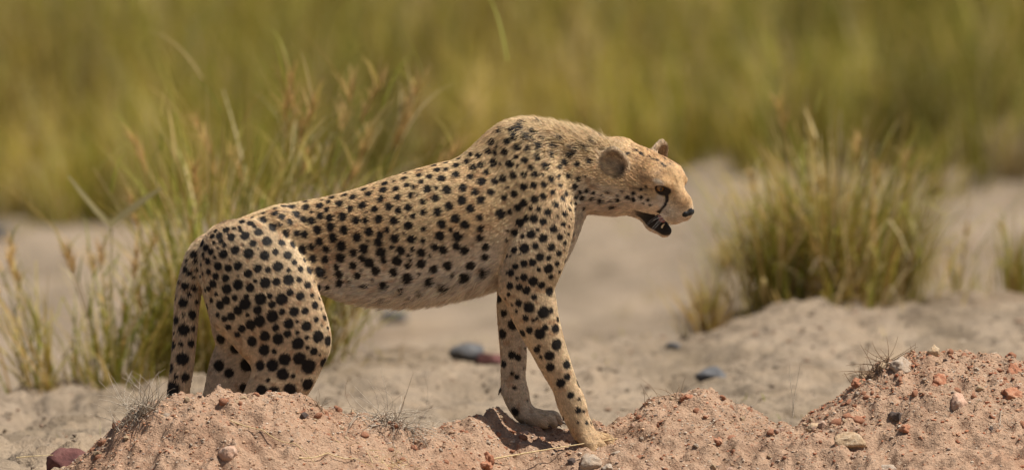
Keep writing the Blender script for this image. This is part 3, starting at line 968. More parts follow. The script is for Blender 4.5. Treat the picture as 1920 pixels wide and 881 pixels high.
# far foreleg
L, f = foreleg([(1010, 430, 66, 46, 26), (985, 490, 70, 46, 30), (965, 540, 66, 34, 26)],
               [(961, 560, 66, 29, 25), (961, 620, 66, 25, 21), (963, 680, 66, 22, 19), (962, 714, 66, 20, 18),
                (967, 742, 66, 22, 19), (976, 768, 66, 17, 19), (986, 780, 66, 16, 22)],
               [((985, 779, 66), 17, 23, (1004, 786, 64), 15, 23),
                ((996, 786, 46), 13, 10, (1014, 792, 34), 12, 9), ((1014, 792, 34), 12, 9, (1022, 799, 31), 7, 7),
                ((1004, 785, 54), 14, 10, (1030, 790, 47), 13, 9), ((1030, 790, 47), 13, 9, (1040, 798, 45), 7, 7),
                ((1006, 784, 70), 14, 10, (1038, 787, 66), 13, 9), ((1038, 787, 66), 13, 9, (1049, 795, 65), 7, 7),
                ((1002, 785, 84), 13, 10, (1036, 787, 84), 12, 9), ((1036, 787, 84), 12, 9, (1046, 794, 84), 7, 7),
                ((948, 728, 64), 9, 8, (942, 738, 64), 5, 5)], 1)
G['foreleg_far'] = (L, 4.0, [])
FLOW['foreleg_far'] = f

def hindleg(s, thigh, low):
    L = []
    chain(thigh, L)
    f = chain(low, L)
    x, y, lat = low[-1][:3]
    L.append(cap((*M(x, y, lat), 18, 22), (*M(x + 28, y + 6, lat), 14, 22)))
    for d in (-19, -6, 7, 20):
        L.append(cap((*M(x + 22, y + 4, lat + d), 13, 9), (*M(x + 50 - abs(d) * 0.5, y + 9, lat + d * 1.1), 10, 8)))
    return L, f

L, f = hindleg(-1, [(432, 470, -42, 56, 34), (468, 500, -50, 86, 36), (510, 555, -58, 84, 38), (548, 608, -62, 66, 34), (568, 637, -62, 52, 30)],
               [(562, 646, -62, 52, 30), (534, 700, -62, 55, 28), (500, 752, -62, 44, 25), (470, 800, -60, 28, 20), (462, 828, -60, 22, 18), (472, 862, -60, 17, 16), (480, 874, -60, 16, 18)])
L.append(cap((*M(405, 520, -36), 30, 26), (*M(430, 590, -44), 32, 26)))           # back of the thigh
L.append(cap((*M(430, 590, -44), 32, 26), (*M(500, 660, -54), 36, 26)))
G['hindleg_near'] = (L, 14.0, [])
FLOW['hindleg_near'] = [(*M(430, 450), 0, 0)] + [(*M(500, 545), 0, 0)] + f
L, f = hindleg(1, [(440, 480, 44, 60, 34), (455, 520, 52, 80, 34), (470, 580, 58, 72, 34), (480, 630, 60, 56, 30)],
               [(474, 640, 60, 54, 30), (448, 690, 60, 54, 28), (424, 745, 60, 42, 25), (396, 795, 60, 28, 20), (388, 826, 60, 22, 18), (396, 862, 60, 17, 16), (402, 874, 60, 16, 18)])
L.append(cap((*M(415, 540, 40), 30, 26), (*M(432, 620, 48), 36, 26)))
G['hindleg_far'] = (L, 14.0, [])
FLOW['hindleg_far'] = [(*M(430, 450), 0, 0)] + [(*M(470, 560), 0, 0)] + f

L = []
FLOW['tail'] = chain([(398, 462, 0, 26, 26), (376, 480, -4, 23, 24), (361, 515, -8, 21, 22), (352, 560, -10, 21, 21), (347, 620, -10, 20, 20),
                      (342, 680, -10, 19, 19), (334, 735, -8, 18, 18), (326, 790, -4, 17, 17), (310, 835, 2, 16, 16), (280, 862, 10, 14, 14), (245, 866, 22, 9, 9)], L)
G['tail'] = (L, 8.0, [])

# head in its own frame: F forward, L to the far side, U up (sketch units)
HEAD_O = np.array(M(1215, 341, -6), np.float32)
YAW, PITCH, ROLL = math.radians(33), math.radians(31), math.radians(13)
def _head_axes():
    F = np.array([math.cos(PITCH) * math.cos(YAW), -math.cos(PITCH) * math.sin(YAW), -math.sin(PITCH)])
    L0 = np.array([math.sin(YAW), math.cos(YAW), 0.0])
    U0 = np.cross(F, L0)
    if U0[2] < 0: U0 = -U0
    Lx = L0 * math.cos(ROLL) + U0 * math.sin(ROLL)
    U = U0 * math.cos(ROLL) - L0 * math.sin(ROLL)
    return np.stack([F, Lx, U]).astype(np.float32)
HR = _head_axes()                                   # rows F, L, U
def H(f, l, u):
    return HEAD_O + np.array([f, l, u], np.float32) @ HR
def hcap(a, b):
    return cap((*H(*a[:3]), a[3], a[4]), (*H(*b[:3]), b[3], b[4]), lh=HR[1])
def hell(c, rad, tilt=None):
    R = HR if tilt is None else (np.array(tilt, np.float32) @ HR)
    return ell(H(*c), rad, R)
def rotm(axis, deg):
    return np.array(Matrix.Rotation(math.radians(deg), 3, axis), np.float32)

Hd, HC = [], []
Hd += [hell((-16, 0, 4), (58, 50, 47)),                      # cranium
       hell((20, 0, 29), (40, 42, 30)),                      # forehead
       hcap((34, 0, 33, 20, 20), (86, 0, 9, 16, 15)),        # bridge of the nose
       hcap((26, 0, 0, 32, 41), (80, 0, -8, 23, 26)),        # muzzle
       hcap((84, 0, 5, 15, 14), (97, 0, -3, 11, 13)),        # nose tip
       hcap((-6, 0, -34, 18, 38), (44, 0, -28, 13, 31)),     # upper lip line
       hcap((-30, 0, -30, 32, 38), (6, 0, -50, 20, 31)),     # jaw root
       hcap((6, 0, -50, 18, 28), (46, 0, -63, 14, 20)),      # lower jaw, open
       hcap((46, 0, -63, 14, 20), (72, 0, -66, 11, 15)),
       hcap((-74, 0, -4, 47, 44), (-30, 0, -6, 51, 48))]     # back of the skull to the neck
for s in (-1, 1):
    Hd += [hell((12, 33 * s, -8), (42, 22, 32)),             # cheek bone
           hell((-22, 34 * s, -22), (36, 24, 32)),           # jaw muscle and ruff
           hell((82, 15 * s, -17), (21, 16, 16)),            # whisker pad
           hcap((26, 36 * s, 34, 10, 10), (56, 24 * s, 34, 8, 8))]  # brow
HC += [hell((50, 34 * s, 26), (12, 8, 5.5)) for s in (-1, 1)]  # eye sockets
G['head'] = (Hd, 13.0, HC)
EAR = {}
for s, nm, out_, c, back in ((-1, 'ear_near', 62, (-46, -61, 27), 12), (1, 'ear_far', 2, (-26, 46, 27), 0)):
    a, b = math.radians(out_), math.radians(24)
    fwd = np.array([math.cos(a), s * math.sin(a), 0.15]); fwd /= np.linalg.norm(fwd)
    upe = np.array([-0.25, s * math.sin(b), math.cos(b)]); upe -= fwd * (upe @ fwd); upe /= np.linalg.norm(upe)
    ax = np.stack([fwd, np.cross(upe, fwd), upe]).astype(np.float32)      # ear axes in the head's frame
    c = np.array(c, np.float32)
    cc = c + fwd * 10 + upe * 2
    EAR[nm] = (c, ax)
    tipc = c + upe * 12 - np.array([1, 0, 0]) * 3
    G[nm] = ([ell(H(*c), (11, 28, 28), ax @ HR), ell(H(*tipc), (8, 20, 21), ax @ HR)], 5.0, [ell(H(*cc), (13, 22, 25), ax @ HR)])

ORDER = [('torso', 0), ('foreleg_near', 8), ('foreleg_far', 8), ('hindleg_near', 10), ('hindleg_far', 13), ('tail', 7), ('head', 22), ('ear_near', 6), ('ear_far', 6)]
JOIN = dict(ORDER)
for g in G:
    pr, k, cv = G[g]
    G[g] = ([c if isinstance(c, list) else [c] for c in pr], k, cv)


CK = np.float32(7.0)


def chain_d(c, X):
    D = pdist(c[0], X)
    for q in c[1:]:
        D = smin(D, pdist(q, X), CK)
    return D


def group_d(g, X):
    pr, k, cv = G[g]
    D = chain_d(pr[0], X)
    for c in pr[1:]:
        D = smin(D, chain_d(c, X), k)
    for q in cv:
        D = smax(D, -pdist(q, X), 3.0)
    return D


def group_far(g, X):
    """group_d, but points well outside the group's box are just 99"""
    lo = np.min([q.ctr - q.bs for c in G[g][0] for q in c], 0) - 40
    hi = np.max([q.ctr + q.bs for c in G[g][0] for q in c], 0) + 40
    m = ((X > lo) & (X < hi)).all(1)
    D = np.full(len(X), 99.0, np.float32)
    if m.any():
        D[m] = group_d(g, X[m])
    return D


def total_d(X):
    D = group_d(ORDER[0][0], X)
    for g, k in ORDER[1:]:
        D = smin(D, group_d(g, X), k)
    return D


def build_body():
    h = 2.3
    lo = np.array([-735.0, -132.0, -12.0])
    B = 8                                            # fine samples per block edge
    nb = np.ceil((np.array([352.0, 132.0, 684.0]) - lo) / (h * B)).astype(int)
    n = nb * B
    bi = np.stack(np.meshgrid(*[np.arange(q) for q in nb], indexing='ij'), -1).reshape(-1, 3)
    ctr = (lo + (bi + 0.5) * h * B - h / 2).astype(np.float32)
    dc = total_d(ctr)
    hd = h * B * 0.87
    live = np.abs(dc) < hd * 1.5 + 4
    sgn = np.where(dc < 0, -20, 99).astype(np.float32)
    S = np.repeat(np.repeat(np.repeat(sgn.reshape(nb), B, 0), B, 1), B, 2)
    r = np.arange(B) * h
    loc = np.stack(np.meshgrid(r, r, r, indexing='ij'), -1).reshape(-1, 3).astype(np.float32)
    lb = bi[live]
    X = ((lo + lb * h * B)[:, None, :] + loc[None]).astype(np.float32)       # (blocks, B^3, 3)
    lc = ctr[live]
    tot = None
    for g, kj in ORDER:
        pr, k, cv = G[g]
        Dg = None
        for c in pr:
            Dch = np.full(X.shape[:2], 99.0, np.float32)
            for q in c:
                sel = np.nonzero(pdist(q, lc) < hd * 1.25 + 30)[0]
                if len(sel):
                    d = pdist(q, X[sel].reshape(-1, 3)).reshape(len(sel), -1)
                    Dch[sel] = smin(Dch[sel], d, CK)
            Dg = Dch if Dg is None else smin(Dg, Dch, np.float32(k))
        for q in cv:
            sel = np.nonzero(np.linalg.norm(lc - q.ctr, axis=1) < q.bs + hd + 8)[0]
            Dg[sel] = smax(Dg[sel], -pdist(q, X[sel].reshape(-1, 3)).reshape(len(sel), -1), 3.0)
        tot = Dg if tot is None else smin(tot, Dg, np.float32(kj))
    S6 = S.reshape(nb[0], B, nb[1], B, nb[2], B)
    S6[lb[:, 0], :, lb[:, 1], :, lb[:, 2], :] = tot.reshape(-1, B, B, B)
    ins = S < 0
    a = [ins[dx:n[0] - 1 + dx, dy:n[1] - 1 + dy, dz:n[2] - 1 + dz] for dx in (0, 1) for dy in (0, 1) for dz in (0, 1)]
    cnt = sum(q.astype(np.int8) for q in a)
    act = (cnt > 0) & (cnt < 8)
    idx = np.argwhere(act)
    vid = np.full(act.shape, -1, np.int32)
    vid[act] = np.arange(len(idx), dtype=np.int32)
    off = np.array([[dx, dy, dz] for dx in (0, 1) for dy in (0, 1) for dz in (0, 1)])
    val = np.stack([S[idx[:, 0] + q[0], idx[:, 1] + q[1], idx[:, 2] + q[2]] for q in off], 1)
    acc = np.zeros((len(idx), 3)); num = np.zeros(len(idx))
    for p in range(8):
        for q in range(p + 1, 8):
            if np.abs(off[p] - off[q]).sum() != 1:
                continue
            m = (val[:, p] < 0) != (val[:, q] < 0)
            t = val[m, p] / (val[m, p] - val[m, q])
            acc[m] += off[p] + t[:, None] * (off[q] - off[p])
            num[m] += 1
    V = lo + (idx + acc / num[:, None]) * h
    F = []
    for ax in range(3):
        o1, o2 = (ax + 1) % 3, (ax + 2) % 3
        sa = [slice(None)] * 3; sb = [slice(None)] * 3
        sa[ax] = slice(0, -1); sb[ax] = slice(1, None)
        A, Bm = ins[tuple(sa)], ins[tuple(sb)]
        e = np.argwhere(A != Bm)
        e = e[(e[:, o1] > 0) & (e[:, o2] > 0) & (e[:, o1] < n[o1] - 1) & (e[:, o2] < n[o2] - 1)]
        flip = A[e[:, 0], e[:, 1], e[:, 2]]
        def cell(d1, d2):
            c = e.copy(); c[:, o1] -= d1; c[:, o2] -= d2
            return vid[c[:, 0], c[:, 1], c[:, 2]]
        Q = np.stack([cell(1, 1), cell(0, 1), cell(0, 0), cell(1, 0)], 1)
        Q[~flip] = Q[~flip][:, ::-1]
        F.append(Q)
    F = np.concatenate(F)
    F = F[(F >= 0).all(1)]
    # a touch of smoothing that takes out the grid
    I = np.concatenate([F[:, p] for p in range(4)] * 2)
    J = np.concatenate([F[:, (p + 1) % 4] for p in range(4)] + [F[:, (p - 1) % 4] for p in range(4)])
    c = np.bincount(I, minlength=len(V))
    soft = 0.5 * (1 - smooth01((V[:, 0] - 165) / 40)) * smooth01((V[:, 2] - 70) / 60)[:]
    for it in range(22):
        w = (np.full(len(V), 0.5) if it < 4 else soft)[:, None]
        s = np.stack([np.bincount(I, V[J, a], minlength=len(V)) for a in range(3)], 1)
        V = V * (1 - w) + w * s / c[:, None]
    return V.astype(np.float32), F


def vert_normals(V, F):
    n = np.cross(V[F[:, 2]] - V[F[:, 0]], V[F[:, 3]] - V[F[:, 1]])
    N = np.zeros_like(V)
    for a in range(3):
        N[:, a] = np.bincount(F.ravel(), np.repeat(n[:, a], 4), minlength=len(V))
    return N / (np.linalg.norm(N, axis=1)[:, None] + 1e-9)


import time as _time
_t0 = _time.time()
BV, BF = build_body()
BN = vert_normals(BV, BF)
print("body", len(BV), len(BF), "%.1fs" % (_time.time() - _t0))
# ------------------------------------------------------------------ coat: colour, spots, fur
# spots read off the side view: (offset x, offset y, scale) then x, y, radius triples in enlarged units
SPOT_SETS = [
 (310, 360, 4.405, "185 550 16 172 622 26 205 660 20 117 728 18 165 765 30 243 783 24 200 838 18 90 850 20 243 690 16 258 560 20 268 628 16 245 505 28 307 418 26 338 452 26 316 508 16 322 540 12 297 592 14 291 688 14 310 668 12 380 488 24 355 568 24 360 655 22 358 790 22 330 800 14 390 360 20 418 318 16 448 355 24 462 400 18 405 415 14 490 433 18 436 455 10 410 535 13 506 308 24 520 345 10 548 368 28 568 297 16 615 288 14 632 242 22 622 315 16 660 355 32 482 507 32 580 472 30 690 500 36 727 418 26 770 325 30 737 280 16 705 255 26 735 207 18 823 226 30 827 170 18 875 285 20 840 400 34 823 518 34 768 462 10 645 432 10 540 553 10 437 607 30 523 622 28 602 605 30 687 665 30 767 625 30 850 635 22 418 692 26 500 707 28 395 752 30 510 795 36 603 760 36 703 783 32 827 742 38 747 730 14 605 688 9 420 835 16 575 865 22 672 853 20 495 870 28 790 865 38 865 850 22 375 870 14"),
 (460, 350, 4.405, "263 220 26 265 182 18 338 163 22 335 210 10 320 250 24 402 167 28 443 118 20 515 122 22 387 290 24 297 308 16 235 330 32 520 168 30 605 95 22 650 112 12 632 155 28 703 123 20 733 87 24 715 65 18 785 45 18 838 65 22 793 137 30 690 190 24 563 212 14 440 228 30 495 268 26 562 278 28 635 237 28 712 255 28 822 243 32 440 383 24 505 390 26 347 380 28 300 455 28 395 473 26 610 352 32 720 330 32 833 353 32 627 448 28 738 418 34 250 532 24 353 560 32 482 515 34 563 492 26 682 510 28 810 487 36 408 620 22 492 600 18 575 592 30 677 597 28 800 583 36 270 652 36 357 682 18 458 673 24 533 683 28 630 697 38 768 660 26 258 777 28 357 762 38 445 760 22 518 806 28 790 722 30 793 792 30 570 772 12 668 742 12 612 823 30 692 827 22 368 868 26 450 870 26"),
 (450, 550, 4.405, "57 17 20 173 40 42 250 14 22 345 40 42 500 15 32 597 8 18 655 30 14 700 38 26 43 82 42 268 85 26 622 90 28 673 122 12 718 115 8 150 130 32 448 140 34 540 138 26 347 145 24 65 172 16 270 183 42 632 208 20 700 188 22 165 222 42 88 253 38 405 242 36 473 225 14 550 262 36 297 278 26 677 256 10 725 275 14 18 283 30 207 343 38 393 325 28 475 315 18 647 348 42 730 380 36 315 368 40 553 357 18 480 405 42 100 388 36 72 428 28 612 470 28 560 440 16 207 458 40 292 472 20 376 537 42 500 530 44 573 593 52 697 557 34 60 585 48 173 587 36 277 585 42 363 657 42 445 672 18 570 740 44 240 708 16 190 795 42 290 808 40 420 788 46 30 775 32 520 710 10 660 500 12"),
 (310, 540, 4.405, "90 60 22 150 108 36 200 42 18 262 100 20 165 0 22 250 5 20 77 155 16 90 248 34 152 212 14 228 205 32 155 330 42 50 340 16 75 357 14 232 318 22 68 452 34 133 448 20 218 440 30 275 395 14 145 570 46 52 640 34 90 718 20 170 722 34 55 825 60 130 830 30 360 10 16 510 12 34 382 95 20 453 132 32 503 93 32 575 75 22 600 180 34 545 227 30 435 215 18 490 248 24 340 145 22 345 300 16 372 410 14 450 420 36 520 315 22 575 497 36 597 378 24 440 637 40 525 700 34"),
 (600, 330, 4.405, "290 105 24 378 107 22 463 95 12 445 52 22 555 60 28 568 18 24 625 45 12 713 18 24 733 72 22 790 88 22 853 42 22 825 5 14 287 172 28 418 143 28 537 112 30 645 102 26 350 185 9 368 240 30 518 187 30 658 175 26 765 155 24 825 148 12 263 270 26 470 270 26 585 248 28 663 280 26 742 255 28 865 208 22 395 300 9 503 352 30 627 365 30 785 328 20 868 297 24 725 330 10 313 363 28 390 365 25 420 453 32 573 440 22 745 402 30 655 438 10 710 468 12 870 428 20 320 503 32 515 478 26 500 543 32 632 508 32 768 517 30 865 530 22 410 533 12 378 597 34 607 578 18 290 630 28 680 607 32 775 600 18 520 625 36 748 648 16 850 625 32 363 675 26 423 712 36 540 688 26 650 698 36 760 690 16 735 738 24 850 718 34 290 735 30 475 778 34 622 785 34 325 820 26 355 775 10 740 840 40 835 803 16 445 855 16"),
 (600, 420, 4.405, "263 480 18 243 435 10 390 508 26 547 497 36 710 538 26 863 535 24 553 605 30 800 592 24 755 628 14 38 608 24 12 690 12 57 685 10 40 762 22 65 848 16"),
 (760, 270, 4.405, "18 240 20 80 208 16 130 215 18 130 255 24 190 185 20 215 268 24 280 212 28 250 178 24 355 208 20 353 155 22 378 117 20 437 172 28 458 115 18 505 62 18 550 80 22 522 140 26 575 190 26 613 90 24 640 163 26 700 48 26 750 62 22 835 55 28 735 145 30 793 148 12 870 155 30 685 225 24 432 250 28 318 283 30 553 268 26 643 305 32 750 300 26 815 275 28 270 358 18 197 368 30 357 375 34 490 360 30 590 390 26 720 393 26 640 457 30 825 430 22 803 457 18 855 348 14 262 443 28 480 460 32 375 507 30 550 528 30 795 570 34 865 557 20 282 555 30 628 598 25 427 612 32 505 660 32 315 655 32 635 692 24 388 703 18 628 768 26 445 755 36 298 752 34 675 842 28 433 840 28 257 843 26 855 705 14 325 868 32 500 870 32"),
 (760, 400, 4.405, "668 355 27 215 343 14 362 425 34 250 455 32 550 425 34 412 495 20 510 515 40 670 475 34 130 497 14 222 553 34 345 592 38 165 630 26"),
 (900, 200, 4.405, "340 165 34 285 190 32 170 190 26 450 200 26 400 235 32 297 245 30 235 277 28 110 280 28 450 268 24 365 285 16 150 320 16 290 95 16 530 85 18 500 145 18 370 130 18 540 255 20 318 328 28 415 338 26 515 325 26 705 275 28 632 325 22 615 393 20 803 357 26 755 400 24 310 408 18 383 433 28 487 407 26 430 490 24 318 485 14 550 485 26 710 460 24 665 497 16 815 475 20 283 558 26 370 552 26 460 550 26 523 553 16 597 590 24 660 573 14 738 567 20 825 597 20 238 655 14 307 638 9 368 652 28 452 640 26 535 635 24 670 645 16 793 657 24 610 697 20 717 712 20 838 707 20 292 710 26 455 755 28 528 733 26 685 750 20 798 745 18 853 755 20 875 693 14 370 788 28 317 823 26 423 830 16 488 838 20 560 860 26 627 793 24 750 790 16 795 797 14 730 830 16 690 870 16 793 840 12 767 850 10 870 830 14 640 150 18 760 200 16"),
 (910, 380, 4.405, "515 68 26 650 83 22 595 108 12 290 155 32 340 122 22 403 123 30 477 147 26 560 210 28 640 170 20 705 128 10 692 190 10 730 130 14 685 252 14 653 237 8 655 325 18 733 250 12 247 240 28 307 268 18 375 253 32 430 213 14 475 285 30 613 277 24 193 225 14 185 300 12 238 383 26 320 370 34 410 353 24 543 363 28 605 410 24 652 382 10 720 370 16 285 413 10 208 432 12 183 430 14 447 443 30 520 450 20 590 497 20 660 470 20 317 497 26 388 487 26 247 518 24 520 538 34 440 545 18 212 572 26 178 575 12 612 568 16 540 605 20 318 607 26 262 615 14 392 640 34 462 672 26 528 722 34 202 680 26 278 692 24 338 717 28 190 750 18 160 783 12 400 770 22 272 822 26 215 840 12"),
 (900, 540, 4.405, "402 152 38 522 193 42 583 177 22 640 248 22 375 240 24 435 257 14 467 242 14 300 185 14 262 133 12 533 320 24 620 325 32 490 370 38 405 340 26 630 457 40 465 500 26 487 470 12 570 550 34 715 490 16 712 622 32 575 645 32 760 590 12 715 723 24 663 775 32 805 780 28 745 875 26 500 560 14 800 700 12 157 82 30 195 203 26 272 298 36 182 373 36 347 365 28 372 490 12 263 548 28 315 573 24 195 623 26 265 700 16 305 728 20 285 820 16 360 660 10"),
 (920, 690, 4.61, "688 237 26 820 265 22 760 260 14 753 357 24 857 413 20 875 380 16 800 365 14 825 465 16 860 462 16 915 515 18 750 460 12 205 375 34 245 390 22 315 278 12"),
 (1000, 230, 4.405, "460 230 22 520 180 20 473 318 18 450 562 20 510 583 16 497 630 18 565 650 20 645 650 12 670 695 18 708 640 16 785 617 18 830 585 16 740 570 12 700 602 12 830 637 18 625 580 12 572 597 9 440 445 12 605 150 16"),
 (1170, 260, 6.293, "310 220 15 357 247 13 405 260 13 455 300 12 482 328 12 480 235 12 635 305 14 160 150 16 225 190 18 60 185 18 560 240 10 300 150 10 200 600 14 112 650 16 52 690 18 265 570 10 118 722 20 205 697 15 285 725 13 232 765 10 313 785 11 262 665 8"),
]

me_body = mesh_np("cheetah", BV / PXM, BF)
bvh = BVHTree.FromPolygons([tuple(v) for v in BV.tolist()], BF.tolist())
TILT = math.tan(pitch)               # the side view looks down by the camera's pitch


def side_hit(px, py, sign=-1):
    """first point of the coat that the side view shows at (px, py), from the near (-1) or far (+1) side"""
    m = Vector(M(px, py, 0))
    d = Vector((0, 1.0, -TILT)) if sign < 0 else Vector((0, -1.0, 0.0))
    return bvh.ray_cast(m - d * 400, d)[:2]


sp = []
for ox, oy, sc, txt in SPOT_SETS:
    v = np.array(txt.split(), float).reshape(-1, 3)
    if ox >= 1170:
        v[:, 2] *= np.where(v[:, 1] < 400, 1.45, 1.4)
    for x, y, r in v:
        px, py, rr = ox + x / sc, oy + y / sc, 1.13 * r / sc
        for side in (-1, 1):
            jx, jy = (0, 0) if side < 0 else (RNG.normal(0, 3), RNG.normal(0, 3))
            if side > 0 and ox >= 1170:
                continue
            h_, n_ = side_hit(px + jx, py + jy, side)
            if h_ is not None:
                sp.append((*h_, *n_, rr))
for x, l, u, r in ((10, 42, 10, 3), (4, 44, 0, 3), (-6, 45, -6, 3), (16, 40, -14, 2.5), (14, 10, 62, 3), (24, 14, 60, 2.5), (30, 4, 60, 2.5)):
    p = H(x, l, u); q = bvh.find_nearest(Vector(p.tolist()))
    sp.append((*q[0], *q[1], r))
SP = np.array(sp, np.float32)
SP = SP[np.argsort(-SP[:, 6])]
_keep = []
for i in range(len(SP)):                       # a spot read twice in overlapping views counts once
    q = SP[_keep] if _keep else SP[:0]
    if len(q) == 0 or (np.linalg.norm(q[:, :3] - SP[i, :3], axis=1) > 0.78 * (q[:, 6] + SP[i, 6])).all():
        _keep.append(i)
SP = SP[_keep]

# nearest spots per vertex through a coarse hash
def spot_mask(Pts, Nrm):
    """0..1 blackness of the coat at points (sketch units)"""
    cell = 14.0
    key = np.floor(Pts / cell).astype(np.int64)
    lo = key.min(0) - 2
    key -= lo
    dim = key.max(0) + 4
    flat = (key[:, 0] * dim[1] + key[:, 1]) * dim[2] + key[:, 2]
    order = np.argsort(flat, kind='stable')
    fs = flat[order]
    out = np.zeros(len(Pts), np.float32)
    wob = fbm(Pts[:, 0] * 0.22, Pts[:, 1] * 0.22, Pts[:, 2] * 0.22, 2) - 0.5
    for s in SP:
        c = np.floor(s[:3] / cell).astype(np.int64) - lo
        R = int(math.ceil((s[6] * 1.6 + 1) / cell))
        for a in range(c[0] - R, c[0] + R + 1):
            for b in range(c[1] - R, c[1] + R + 1):
                if a < 0 or b < 0 or a >= dim[0] or b >= dim[1]:
                    continue
                base = (a * dim[1] + b) * dim[2]
                i0 = np.searchsorted(fs, base + max(c[2] - R, 0)); i1 = np.searchsorted(fs, base + min(c[2] + R, dim[2] - 1), 'right')
                if i1 <= i0:
                    continue
                ii = order[i0:i1]
                ok = (Nrm[ii] @ s[3:6]) > 0.1
                d = np.linalg.norm(Pts[ii] - s[:3], axis=1) / s[6] + wob[ii] * 0.25
                mk = (1 - smooth01((d - 0.98) / 0.30)) * ok * (0.99 if s[6] > 3.2 else 0.92)
                out[ii] = np.maximum(out[ii], mk)
    return out


def seg_d(Pts, pts):
    D = np.full(len(Pts), 1e9, np.float32)
    pts = [np.asarray(p, np.float32) for p in pts]
    for a, b in zip(pts[:-1], pts[1:]):
        u = b[:3] - a[:3]
        t = np.clip(((Pts - a[:3]) @ u) / max(float(u @ u), 1e-6), 0, 1)
        d = np.linalg.norm(Pts - a[:3] - t[:, None] * u, axis=1)
        r = a[3] + (b[3] - a[3]) * t
        D = np.minimum(D, d - r)
    return D


def on_skin(f, l, u):
    q = bvh.find_nearest(Vector(H(f, l, u).tolist()))
    return np.array(q[0], np.float32)


EYE_C = {s: H(45.0, 28.5 * s, 26) for s in (-1, 1)}
TEAR = {}
for s in (-1, 1):
    TEAR[s] = [(*on_skin(*q[:3]), q[3]) for q in ((60, 24 * s, 21, 4.2), (66, 23 * s, 9, 3.6), (68, 23 * s, -3, 3.0), (65, 25 * s, -14, 3.2), (60, 27 * s, -23, 4.6))]


def soft(d, w):
    return 1 - smooth01(d / w + 0.5)


